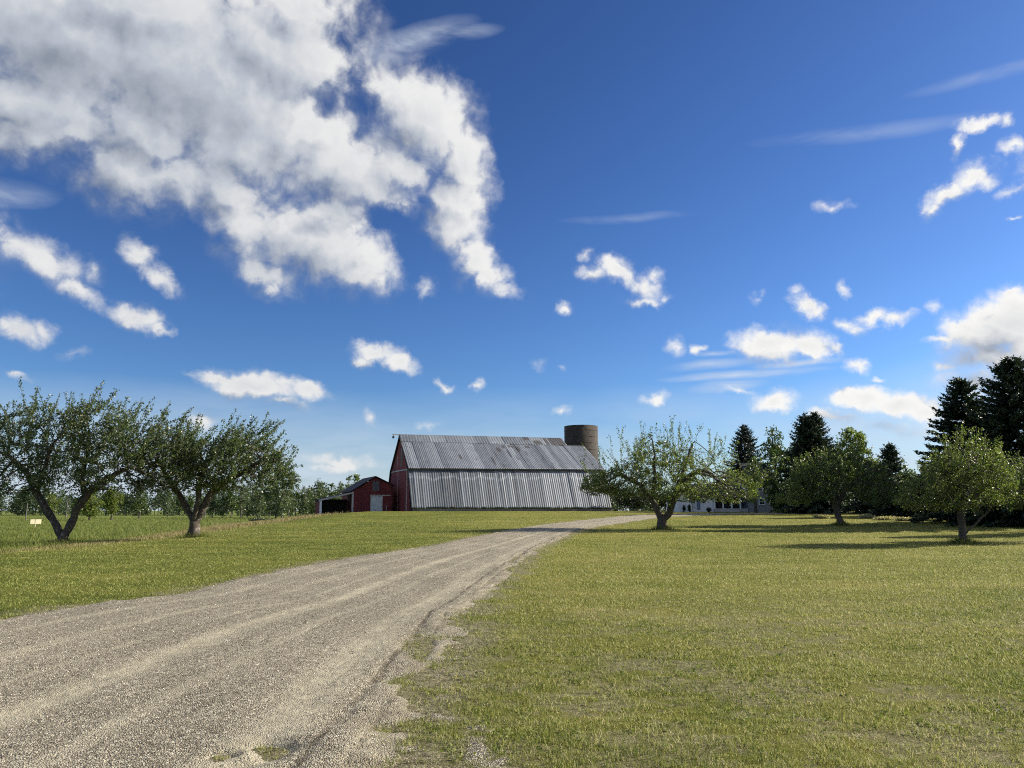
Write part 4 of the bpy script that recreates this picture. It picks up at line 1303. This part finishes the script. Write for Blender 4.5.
def metal_mat(name, lo, hi, rough=.42, metal=.55):
    m, k, b = material(name)
    g = k.new('ShaderNodeNewGeometry')
    p = g.outputs['Position']
    sh = k.attr('sheet'); stn = k.attr('stain')
    n = k.noise(k.vmath('MULTIPLY', p, (1, 1, .25)), 1.6, 5, .7)
    f = k.math('ADD', k.math('MULTIPLY', sh, .55), k.math('MULTIPLY', n, .45))
    c = k.ramp(f, [(.2, lo), (.8, hi)])
    blot = k.ramp(k.noise(p, .7, 5, .7), [(.5, 0.0), (.72, .35)])
    c = k.mix(blot, c, (.15, .145, .15))
    c = k.mix(stn, c, (.055, .05, .052))
    k.put(b.inputs['Base Color'], c)
    k.put(b.inputs['Roughness'], k.math('MULTIPLY_ADD', n, .25, rough))
    k.put(b.inputs['Metallic'], k.math('MULTIPLY', k.math('SUBTRACT', 1, stn), metal))
    return m

M['metal'] = metal_mat("galvanised_sheet", (.15, .17, .195), (.30, .33, .36))
M['metal_side'] = metal_mat("weathered_silver_sheet", (.075, .088, .105), (.225, .25, .28), .5, .4)

def corrugated(name, c00, c10, c01, c11, pitch, amp, mat, parent, stains=(), sheet=1.0, seed=0, jag=0.0, rows=10, lap=0.0):
    """ribbed sheet: c00->c10 along, c00->c01 up the slope"""
    rg = np.random.default_rng(seed)
    c00, c10, c01, c11 = (np.array(c) for c in (c00, c10, c01, c11))
    L = np.linalg.norm(c10 - c00)
    nrib = int(L / pitch); prof = [(0, 0), (.18, .55), (.34, 1), (.5, 1), (.66, .45), (.84, 0)]
    us, hs = [], []
    for q_ in range(nrib):
        for a, h_ in prof:
            us.append((q_ + a) / nrib); hs.append(h_ * amp * rg.uniform(.8, 1.2))
    us.append(1.0); hs.append(0)
    us = np.array(us); hs = np.array(hs)
    nrm = np.cross(c10 - c00, c01 - c00); nrm /= np.linalg.norm(nrm)
    vs_ = np.linspace(0, 1, rows + 1)
    shid = np.floor(us * L / sheet).astype(int)
    rs = rg.uniform(0, 1, shid.max() + 2); tl = rg.normal(0, .012, shid.max() + 2); dn = rg.uniform(0, 1, shid.max() + 2) ** 3 * jag
    V, sh, stn = [], [], []
    for v_ in vs_:
        b0 = c00 + (c10 - c00) * us[:, None]; t0 = c01 + (c11 - c01) * us[:, None]
        vv_ = v_ - (dn[shid] if v_ == 0 else 0)
        p = b0 + (t0 - b0) * (np.zeros_like(us) + vv_)[:, None]
        p = p + nrm * (hs + tl[shid] * (.5 + v_))[:, None]
        V.append(p); sh.append(np.clip(rs[shid] + lap * np.exp(-((v_ - .76 - .035 * np.sin(us * 41) - .02 * np.sin(us * 97)) / .03) ** 2), 0, 1.6))
        q_ = np.zeros_like(us)
        for (su, sv, ru, rv) in stains:
            # stains run down the slope
            e = ((us - su - (v_ - sv) * .0) / ru) ** 2 + ((v_ - sv) / rv) ** 2
            q_ = np.maximum(q_, (e < 1) * .9)
        stn.append(q_)
    V = np.concatenate(V); sh = np.concatenate(sh); stn = np.concatenate(stn)
    n = len(us)
    i, j = np.meshgrid(np.arange(rows), np.arange(n - 1), indexing='ij')
    q = np.stack([i * n + j, i * n + j + 1, (i + 1) * n + j + 1, (i + 1) * n + j], -1).reshape(-1, 4)
    o = np_mesh(name, V, q, mat, None, False, {'sheet': ('POINT', sh), 'stain': ('POINT', stn)})
    sol = o.modifiers.new("thickness", 'SOLIDIFY'); sol.thickness = .02; sol.offset = -1
    o.parent = parent; o.matrix_parent_inverse = parent_inv(parent)
    return o

ov = -.25
U_PITCH = .34
MID_PITCH = .28
zs = Zb + .42
corrugated("side_sheeting", bp(ov, -.08, zs), bp(BL + .05, -.08, zs), bp(ov, 2.35, zk0 - .06), bp(BL + .1, 2.35, zk1 - .06), U_PITCH, .024, M['metal_side'], barn, sheet=.68, seed=1, jag=.035, rows=34, lap=.8,
           stains=((.185, .0, .004, .07), (.2, .02, .003, .06), (.715, .0, .003, .05), (.72, .05, .002, .09)))
stl = ((.27, .45, .007, .10), (.345, .35, .003, .05), (.43, .30, .006, .16), (.46, .55, .004, .10), (.49, .75, .012, .10), (.535, .60, .005, .18), (.525, .88, .01, .06), (.565, .45, .004, .13), (.60, .80, .012, .10), (.63, .62, .004, .1),
       (.47, .12, .004, .09), (.72, .06, .006, .07), (.70, .40, .003, .07), (.57, .9, .02, .05), (.66, .9, .015, .05))
corrugated("roof", bp(ov, 2.15, zk0 - .02), bp(BL + .3, 2.15, zk1 - .02), bp(ov, 7.0, zc0), bp(BL - .9, 7.0, zc1), MID_PITCH, .024, M['metal'], barn, stains=stl, sheet=.9, seed=2, rows=24)
corrugated("ridge_sheeting", bp(ov, 6.98, zc0 - .02), bp(27.3, 6.98, zc0 * .12 + zc1 * .88 - .02), bp(ov, 8.0, zr0), bp(26.7, 8.0, zr1), .45, .018, M['metal'], barn, sheet=2.4, seed=3, rows=6,
           stains=((.95, .5, .05, .9), (.88, .5, .01, .5), (.82, .3, .03, .3), (.76, .8, .02, .3)))
# rear slopes
corrugated("rear_roof", bp(BL - .9, 9.0, zc1 - .05), bp(ov, 9.0, zc0), bp(BL + .3, 13.85, zk1 - .5), bp(ov, 13.85, zk0 - .1), .6, .04, M['metal'], barn, sheet=1.2, seed=4, rows=3)
corrugated("rear_roof", bp(26.7, 8.0, zr1 - .005), bp(ov, 8.0, zr0 - .005), bp(27.3, 9.02, zc0 * .12 + zc1 * .88), bp(ov, 9.02, zc0), .6, .02, M['metal'], barn, sheet=1.2, seed=5, rows=2)
corrugated("rear_roof", bp(BL + .3, 13.7, zk1 - .5), bp(ov, 13.7, zk0 - .15), bp(BL + .3, 16.1, zs), bp(ov, 16.1, zs), .6, .04, M['metal_side'], barn, sheet=1.2, seed=6, rows=3)
# flat cap closing the lower right section
mb = MB(); mb.slab([bp(27.0, 6.9, zc1 - .03), bp(BL - .95, 6.9, zc1 + .0), bp(BL - .95, 9.1, zc1 - .04), bp(27.0, 9.1, zc1 - .06)], (0, 0, .04)); mb.build("ridge_cap", M['trim'], barn)

def gable(s, t, zk, zc, zr, base):
    return [bp(s, .12, base), bp(s, 2.5, zk - .1), bp(s, 7.0, zc - .10), bp(s, 8.0, zr - .12), bp(s, 9.0, zc - .10), bp(s, 13.5, zk - .12), bp(s, 15.88, base)]

mb = MB(); mb.slab(gable(0, 1, zk0, zc0, zr0, Zb - 1.2), U * .2); mb.build("wall", M['red'], barn)
mb = MB(); mb.slab(gable(26.75, 1, zk1, zc1, zr1, Zb - .6), U * .2); mb.build("wall", M['red'], barn)
g2 = [bp(BL, .2, Zb - .6), bp(BL - .1, 2.5, zk1 - .1), bp(BL - 1.15, 7.0, zc1 - .10), bp(BL - 1.15, 9.0, zc1 - .12), bp(BL - .1, 13.5, zk1 - .6), bp(BL, 15.8, Zb - .6)]
mb = MB(); mb.slab(g2, U * -.2); mb.build("wall", M['red'], barn)
# batten along the knee, under the upper roof
mb = MB(); mb.box(bp(ov - .02, 2.02, zk0 - .22), U * (BL + .6) + Vector((0, 0, zk1 - zk0)), B_ * .22, (0, 0, .16)); mb.build("knee_board", M['dark'], barn)
# foundation
mb = MB(); mb.box(bp(.05, .05, Zb - 1.5), U * (BL + .3), B_ * .5, (0, 0, 1.5 + .36)); mb.build("foundation", M['stone'], barn)
mb = MB(); mb.box(bp(.0, -.04, zs - .13), U * (BL + .4), B_ * .1, (0, 0, .11)); mb.build("sill_board", M['dark'], barn)
# gable details: knee band, door, trims, loft hatch, hay beam
mb = MB(); mb.box(bp(-.07, 2.45, zk0 - .18), B_ * 11.05 + Vector((0, 0, -.0)), U * .07, (0, 0, .17)); mb.build("knee_band", M['trim'], barn)
mb = MB(); mb.box(bp(-.09, 3.6, Zb - .6), B_ * 5.2, U * .09, (0, 0, zk0 - Zb + .35)); dr_ = mb.build("sliding_door", M['red'], barn)
for b_ in (3.5, 8.72):
    mb = MB(); mb.box(bp(-.13, b_, Zb - .6), B_ * .13, U * .13, (0, 0, zk0 - Zb + .4)); mb.build("door_trim", M['trim'], barn)
mb = MB(); mb.box(bp(-.05, 6.6, zk0 + .5), B_ * 1.0, U * .05, (0, 0, 2.7)); mb.build("loft_hatch", simple("grey_boards", (.15, .13, .12), .85), barn)
mb = MB(); mb.box(bp(-.06, 9.6, zk0 + .7), B_ * .12, U * .06, (0, 0, 1.6)); mb.build("loft_trim", M['trim'], barn)
# barge boards
for pts in (gable(0, 1, zk0, zc0, zr0, Zb - .4),):
    mb = MB()
    for a, c in zip(pts[:-1], pts[1:]):
        mb.box(a - U * .30 + Vector((0, 0, .0)), (c - a), U * .28, (B_ * 0 + Vector((0, 0, .12))))
    mb.build("barge_board", M['dark'], barn)
hb = MB(); hb.box(bp(-1.3, 7.92, zr0 - .12), U * 1.6, B_ * .14, (0, 0, .14)); hb.build("hay_beam", M['trim'], barn)
hb = MB(); hb.tube(bp(-1.15, 7.99, zr0 - .12), bp(-1.15, 7.99, zr0 - .32), .03, .03, 6); hb.tube(bp(-1.15, 7.99, zr0 - .28), bp(-1.15, 7.99, zr0 - .62), .13, .19, 10); hb.build("yard_lamp", M['dark'], barn)

# ------------------------------------------------------------------ silo
sx0, sy0 = P(582, 500, 140)[0], 140.0
sr = 17.0 * 140 / (F * 1.0135)
sz0 = float(H0(sx0, sy0)); sztop = P(582, 426.5, 140)[2]
silo = empty("silo", (sx0, sy0, sz0)); tag(silo, 'round open topped concrete silo behind the right end of the barn', 'silo')
m, k, b = material("silo_staves")
g = k.new('ShaderNodeNewGeometry'); tcx = k.new('ShaderNodeTexCoord')
sp = k.new('ShaderNodeSeparateXYZ'); k.l.new(tcx.outputs['Object'], sp.inputs[0])
th = k.math('MULTIPLY', k.math('ARCTAN2', sp.outputs[0], sp.outputs[1]), 60 / 6.283)
row = k.math('DIVIDE', sp.outputs[2], .75)
cell = k.new('ShaderNodeCombineXYZ'); k.l.new(k.math('FLOOR', th), cell.inputs[0]); k.l.new(k.math('FLOOR', k.math('ADD', row, k.math('MULTIPLY', k.math('FRACT', k.math('MULTIPLY', k.math('FLOOR', th), .5)), 1))), cell.inputs[1])
wn_ = k.new('ShaderNodeTexWhiteNoise', noise_dimensions='2D'); k.l.new(cell.outputs[0], wn_.inputs['Vector'])
n_ = k.noise(k.vmath('MULTIPLY', g.outputs['Position'], (1, 1, .3)), .9, 5, .7)
f = k.math('ADD', k.math('MULTIPLY', wn_.outputs[0], .2), k.math('MULTIPLY', n_, .8))
k.put(b.inputs['Base Color'], k.ramp(f, [(.28, (.018, .016, .012)), (.5, (.036, .031, .024)), (.72, (.072, .060, .043))])); b.inputs['Roughness'].default_value = .92
M['silo'] = m
n = 48
V, Fq = [], []
for zz in (-.3, sztop - sz0):
    for rr in (sr, sr - .22):
        for q_ in range(n): V.append((math.cos(q_ * 2 * math.pi / n) * rr, math.sin(q_ * 2 * math.pi / n) * rr, zz))
for q_ in range(n):
    r2 = (q_ + 1) % n
    Fq += [(q_, r2, 2 * n + r2, 2 * n + q_), (n + r2, n + q_, 3 * n + q_, 3 * n + r2), (2 * n + q_, 2 * n + r2, 3 * n + r2, 3 * n + q_)]
np_mesh("wall", V, Fq, M['silo'], silo, True)
M['hoop'] = simple("rusty_hoop", (.09, .065, .05), .7, .4, .2, 4)
for zz in np.arange(.6, sztop - sz0, 1.15):
    V, Fq = [], []
    for q_ in range(n):
        for dr_, dz in ((.012, -.03), (.045, -.02), (.045, .02), (.012, .03)):
            V.append((math.cos(q_ * 2 * math.pi / n) * (sr + dr_), math.sin(q_ * 2 * math.pi / n) * (sr + dr_), zz + dz))
    for q_ in range(n):
        r2 = (q_ + 1) % n
        for e in range(4): Fq.append((q_ * 4 + e, r2 * 4 + e, r2 * 4 + (e + 1) % 4, q_ * 4 + (e + 1) % 4))
    np_mesh("hoop", V, Fq, M['hoop'], silo, True)
mb = MB(); mb.tube((sr * .3, -sr * 1.02, 0), (sr * .3, -sr * 1.02, sztop - sz0 - .4), .28, .28, 8)
o = mb.build("chute", M['silo'], None); o.parent = silo; o.rotation_euler = (0, 0, R(120))

# ------------------------------------------------------------------ red shed with lean-to
S0 = Vector(P(352, 513, 112))
sgz = float(H0(S0.x, S0.y))
shed = empty("shed", (S0.x, S0.y, sgz), TH)
tag(shed, 'small dark red shed with open lean-to, left of the big barn', 'shed')

def sp_(s, b_, z):
    p = S0 + U * s + B_ * b_
    return Vector((p.x, p.y, z))

def spx(s, b_, py):
    p = S0 + U * s + B_ * b_
    return P(512, py, p.y)[2]

zl, zpk, zr_ = spx(0, 0, 490.5), spx(3.25, 0, 476.6), spx(5.9, 0, 485.2)
zbs = sgz - .8; DEP = 9.0
zll = spx(-4.5, 0, 500.3)
mb = MB(); mb.slab([sp_(0, 0, zbs), sp_(5.9, 0, zbs), sp_(5.9, 0, zr_ - .1), sp_(3.25, 0, zpk - .12), sp_(0, 0, zl - .1)], B_ * .15); mb.build("wall", M['red2'], shed)
mb = MB(); mb.slab([sp_(0, DEP, zbs), sp_(5.9, DEP, zbs), sp_(5.9, DEP, zr_ - .1), sp_(3.25, DEP, zpk - .12), sp_(0, DEP, zl - .1)], B_ * -.15); mb.build("wall", M['red2'], shed)
mb = MB(); mb.box(sp_(0, .16, zbs), U * .15, B_ * (DEP - .32), (0, 0, zl - .12 - zbs)); mb.build("wall", M['red2'], shed)
mb = MB(); mb.box(sp_(5.75, .16, zbs), U * .15, B_ * (DEP - .32), (0, 0, zr_ - .12 - zbs)); mb.build("wall", M['red2'], shed)
mb = MB()
e_ = .28
for (s0, z0, s1, z1) in ((-.35, zl - .16, 3.25, zpk), (3.25, zpk, 6.2, zr_ - .14)):
    mb.slab([sp_(s0, -e_, z0), sp_(s1, -e_, z1), sp_(s1, DEP + e_, z1), sp_(s0, DEP + e_, z0)], (0, 0, .09))
mb.build("roof", M['shingle'], shed)
LD = 4.2
mb = MB(); mb.slab([sp_(-4.75, -.25, zll), sp_(-.02, -.25, zl - .3), sp_(-.02, LD + .2, zl - .3), sp_(-4.75, LD + .2, zll)], (0, 0, .08)); mb.build("lean_to_roof", M['shingle'], shed)
mb = MB(); mb.box(sp_(-4.78, -.30, zll - .13), U * 4.74 + Vector((0, 0, zl - .3 - zll)), B_ * .05, (0, 0, .20)); mb.build("fascia", M['trim'], shed)
mb = MB(); mb.box(sp_(-4.6, -.12, zbs - .3), U * .28, B_ * .2, (0, 0, zll - zbs + .25)); mb.build("post", M['white'], shed)
mb = MB(); mb.box(sp_(-.10, -.05, zbs), U * .26, B_ * .05, (0, 0, zl - .15 - zbs)); mb.build("corner_trim", M['trim'], shed)
mb = MB(); mb.box(sp_(-4.6, .15, zbs - .4), U * .12, B_ * (LD - .2), (0, 0, zll - zbs + .3)); mb.build("lean_to_side", M['red2'], shed)
mb = MB(); mb.box(sp_(-4.5, LD - .1, zbs - .4), U * 4.45, B_ * .12, (0, 0, zll - zbs + .6)); mb.build("lean_to_back", M['dark'], shed)
mb = MB(); mb.box(sp_(2.72, -.06, zbs), U * 1.55, B_ * .06, (0, 0, spx(3, 0, 496.2) - zbs)); dd_ = mb.build("door", simple("grey_white_door", (.50, .54, .55), .7, 0, .2, 3), shed)
for s in (2.6, 4.27):
    mb = MB(); mb.box(sp_(s, -.09, zbs), U * .12, B_ * .09, (0, 0, spx(3, 0, 495.8) - zbs)); mb.build("door_trim", M['trim'], shed)
mb = MB(); mb.box(sp_(2.55, -.10, spx(3, 0, 495.7)), U * 3.0, B_ * .09, (0, 0, .13)); mb.build("door_track", M['trim'], shed)
mb = MB(); mb.box(sp_(2.85, -.05, spx(3, 0, 491)), U * .98, B_ * .05, (0, 0, 1.4)); mb.build("loft_hatch", simple("grey_hatch", (.10, .10, .11), .8), shed)
mb = MB(); mb.box(sp_(4.9, -.06, zbs), U * .10, B_ * .06, (0, 0, 1.9)); mb.build("batten", M['trim'], shed)

# ------------------------------------------------------------------ white farmhouse
HY = 98.0
h0 = Vector(P(678, 510.3, HY)); hz = float(H0(h0.x, HY)); hz = h0.z - .02
house = empty("farmhouse", (h0.x, HY, hz)); tag(house, 'white farmhouse with a low wing and porch, half hidden by trees', 'house')
ppm = F * 1.0135 / HY
HX = Vector((1, 0, 0)); HB = Vector((0, 1, 0))
def hp(px, py, dy=0):
    p = P(px, py, HY); return Vector((p[0], HY + dy, p[2]))
zb_ = hz - .6
def hx(px): return P(px, 510, HY)[0]
M['clap'] = simple("white_clapboard", (.66, .67, .69), .7, 0, .06, 2)
# gabled part at the left
def zpy(py): return P(512, py, HY)[2]
mb = MB(); mb.slab([(hx(678), HY, zb_), (hx(692), HY, zb_), (hx(692), HY, zpy(497)), (hx(685), HY, zpy(492.3)), (hx(678), HY, zpy(497))], (0, .2, 0)); mb.build("wall", M['clap'], house)
mb = MB(); mb.box((hx(678), HY + .2, zb_), (.2, 0, 0), (0, 7, 0), (0, 0, zpy(497) - zb_)); mb.build("wall", M['clap'], house)
mb = MB()
for a, b_ in (((677, 497.6), (685, 491.8)), ((685, 491.8), (693, 497.6))):
    mb.slab([(hx(a[0]), HY - .25, zpy(a[1])), (hx(b_[0]), HY - .25, zpy(b_[1])), (hx(b_[0]), HY + 7.4, zpy(b_[1])), (hx(a[0]), HY + 7.4, zpy(a[1]))], (0, 0, .12))
mb.build("roof", M['shingle'], house)
# wing with door and windows
mb = MB(); mb.box((hx(692) + .01, HY + .6, zb_), (hx(715) - hx(692), 0, 0), (0, .2, 0), (0, 0, zpy(496.5) - zb_)); mb.build("wall", M['clap'], house)
mb = MB()
mb.slab([(hx(692.5), HY + .2, zpy(497)), (hx(750), HY + .2, zpy(497)), (hx(750), HY + 4.2, zpy(484)), (hx(692.5), HY + 4.2, zpy(484))], (0, 0, .12))
mb.slab([(hx(692.5), HY + 8.2, zpy(497)), (hx(750), HY + 8.2, zpy(497)), (hx(750), HY + 4.2, zpy(484)), (hx(692.5), HY + 4.2, zpy(484))], (0, 0, .12)); mb.build("roof", M['shingle'], house)
M['frame'] = simple("blue_grey_frame", (.35, .40, .48), .6)
def window(px0, px1, py0, py1, yy, fw=.07):
    x0, x1, z0, z1 = hx(px0), hx(px1), zpy(py1), zpy(py0)
    mb = MB()
    mb.box((x0, yy - .06, z0), (fw, 0, 0), (0, .06, 0), (0, 0, z1 - z0)); mb.box((x1 - fw, yy - .06, z0), (fw, 0, 0), (0, .06, 0), (0, 0, z1 - z0))
    mb.box((x0 + fw, yy - .06, z0), (x1 - x0 - 2 * fw, 0, 0), (0, .06, 0), (0, 0, fw)); mb.box((x0 + fw, yy - .06, z1 - fw), (x1 - x0 - 2 * fw, 0, 0), (0, .06, 0), (0, 0, fw))
    mb.box((x0 + fw, yy - .05, (z0 + z1) / 2 - .025), (x1 - x0 - 2 * fw, 0, 0), (0, .05, 0), (0, 0, .05))
    w = mb.build("window", M['white'], house)
    mb = MB(); mb.box((x0 + fw, yy - .03, z0 + fw), (x1 - x0 - 2 * fw, 0, 0), (0, .025, 0), (0, 0, z1 - z0 - 2 * fw))
    pn = mb.build("pane", M['glass'], None); pn.parent = w; pn.matrix_parent_inverse = w.matrix_parent_inverse.copy() if False else parent_inv(house); pn.matrix_parent_inverse = parent_inv_chain(w)

def parent_inv_chain(w):
    """w is a child of house whose own local transform is identity under its parent inverse: world of w is identity"""
    from mathutils import Matrix
    return Matrix.Identity(4)

window(693.2, 696.8, 498.6, 503.6, HY + .6)
window(703, 706.8, 498.6, 503.6, HY + .6)
mb = MB(); mb.box((hx(698.2), HY + .53, zpy(509.5)), (hx(701.4) - hx(698.2), 0, 0), (0, .07, 0), (0, 0, zpy(499) - zpy(509.5))); dd_ = mb.build("door", simple("blue_door", (.12, .17, .26), .5), house)
# porch
mb = MB(); mb.box((hx(715.2), HY + 3.6, zb_), (hx(750) - hx(715.2), 0, 0), (0, .2, 0), (0, 0, zpy(496.5) - zb_)); mb.build("porch_wall", simple("porch_shade_siding", (.09, .085, .09), .8), house)  # dark colour stands in for the shade inside the open porch
for px in (715.3, 723.8, 732.4, 741.2):
    mb = MB(); mb.box((hx(px), HY + .45, zb_), (.16, 0, 0), (0, .16, 0), (0, 0, zpy(496.8) - zb_)); mb.build("porch_post", M['white'], house)
mb = MB(); mb.box((hx(715), HY + .4, zb_), (hx(749) - hx(715), 0, 0), (0, 3.2, 0), (0, 0, hz + .25 - zb_)); mb.build("porch_floor", M['trim'], house)
# two storey part
mb = MB(); mb.box((hx(749.5), HY - .4, zb_), (hx(776) - hx(749.5), 0, 0), (0, 8.5, 0), (0, 0, zpy(478) - zb_)); mb.build("wall", simple("shaded_clapboard", (.20, .20, .215), .7, 0, .06, 2), house)  # white clapboard darkened: the shade of the trees is put into its colour
mb = MB()
mb.slab([(hx(748.8), HY - .8, zpy(478.4)), (hx(776.8), HY - .8, zpy(478.4)), (hx(776.8), HY + 3.85, zpy(462)), (hx(748.8), HY + 3.85, zpy(462))], (0, 0, .14))
mb.slab([(hx(748.8), HY + 8.5, zpy(478.4)), (hx(776.8), HY + 8.5, zpy(478.4)), (hx(776.8), HY + 3.85, zpy(462)), (hx(748.8), HY + 3.85, zpy(462))], (0, 0, .14)); mb.build("roof", M['shingle'], house)
window(758, 764.5, 498.5, 505, HY - .4, .09)
window(757.5, 762.5, 485, 491.5, HY - .4, .09)
window(768.5, 772.5, 498.5, 505, HY - .4, .09)
for i_, (px, py, w) in enumerate([(683.5, 504.5, 1.8), (689, 503, 2.0), (709, 507, 4)]):
    shrub(px, py, HY - .9, w, 150 + i_, M['shrub_leaf'], ['narrow dark shrub against the white gable, left of its taller neighbour', 'taller narrow dark shrub at the corner of the white gable', 'low wide dark shrub under the window of the white wing'][i_], None, leaf=.13, n=500)

# ------------------------------------------------------------------ small things in the field
def post(px, top, foot_y, Y, r, label):
    p = P(px, top, Y); z = float(H0(p[0], Y))
    mb = MB(); mb.tube((p[0], Y, z - .3), (p[0] + .04, Y, p[2]), r, r * .85, 8); mb.tube((p[0] - .01, Y, z - .1), (p[0] - .01, Y, z + .12), r * 2.0, r * 1.2, 8)
    mb.box((p[0] - r * 1.6, Y - r * 1.2, p[2] - .55), (r * 3.2, 0, 0), (0, r * .35, 0), (0, 0, .18))
    o = mb.build("wooden_post", M['grey_bark']); tag(o, label, 'post', 'grey posts in the field')
post(27.3, 503, 520, 150, .10, 'grey post in the field left of the largest apple trunk, beyond the pale board')
post(67.6, 499, 512, 165, .10, 'grey post in the field seen inside the V of the largest apple tree')

sgp = ground_at(35.5, 526.5)
sign = empty("field_sign", sgp, R(42)); tag(sign, 'pale cream board of two panels on a short post in the field', 'sign')
kz = sgp[1] / (F * 1.0135)
cream = simple("cream_board", (.68, .62, .42), .6, 0, .08, 5)
for (x0, x1) in ((-3.6, -.8), (-.4, 3.4)):
    mb = MB(); mb.box((x0 * 1.35 * kz, 0, 2.4 * kz), ((x1 - x0) * 1.35 * kz, 0, 0), (0, .05, 0), (0, 0, 4.6 * kz)); o = mb.build("panel", cream, None, .01); o.parent = sign
mb = MB(); mb.box((-.5 * kz, .06, -.2), (1.0 * kz, 0, 0), (0, .08, 0), (0, 0, .2 + 6.6 * kz)); o = mb.build("post", cream, None); o.parent = sign

shrub(264, 518, 128, 15, 160, M['shrub_leaf'], 'low dark scrub patch in the field between the thick trunked apple tree and the shed', None, leaf=.2, n=1500)
# pale boulder beside the barn
st_ = P(627, 507, 106)
bmv = ellipsoid_pts((0, 0, 0), (1, 1, 1), 1, rng)
import bmesh
bm = bmesh.new(); bmesh.ops.create_icosphere(bm, subdivisions=3, radius=.2)
for v_ in bm.verts:
    c = v_.co; nn = float(fbm(c.x * 3 + 7, c.y * 3 + c.z * 2, 3, 3)); v_.co = c * (.7 + .6 * nn); v_.co.z *= .7; v_.co.x *= 1.25
me = bpy.data.meshes.new("boulder"); bm.to_mesh(me); bm.free(); me.materials.append(simple("pale_rock", (.5, .49, .47), .85, 0, .15, 6, .5))
o = bpy.data.objects.new("boulder", me); COL.objects.link(o); o.location = (st_[0], 106, float(H0(st_[0], 106)) + .12)
tag(o, 'pale boulder on the grass by the right end of the barn', 'rock')

# ------------------------------------------------------------------ longer grass at the tree feet
for (bx, by, bz), tr_ in FEET:
    n = int(900)
    a = rng.uniform(0, 6.28, n); rr = np.abs(rng.normal(0, .38, n)) + tr_ * .7
    LONG.append((bx + np.cos(a) * rr, by + np.sin(a) * rr * .8, .12 + .38 * rng.uniform(0, 1, n) * np.exp(-rr), np.full(n, .014)))
x, y, h, w = (np.concatenate([q_[i_] for q_ in LONG]) for i_ in range(4))
vv_, _s = drive_uv(x, y)
z = H0(x, y) + .05 * (fbm(x * .9, y * .9, 61, 4) - .5) * (1 - sm(20, 40, np.hypot(x, y))) * sm(1.1, 1.5, np.abs(vv_))
blades("long_grass", x, y, z, h, w, M['rough'], .8, 'longer green grass at the tree feet and along the drive edge')
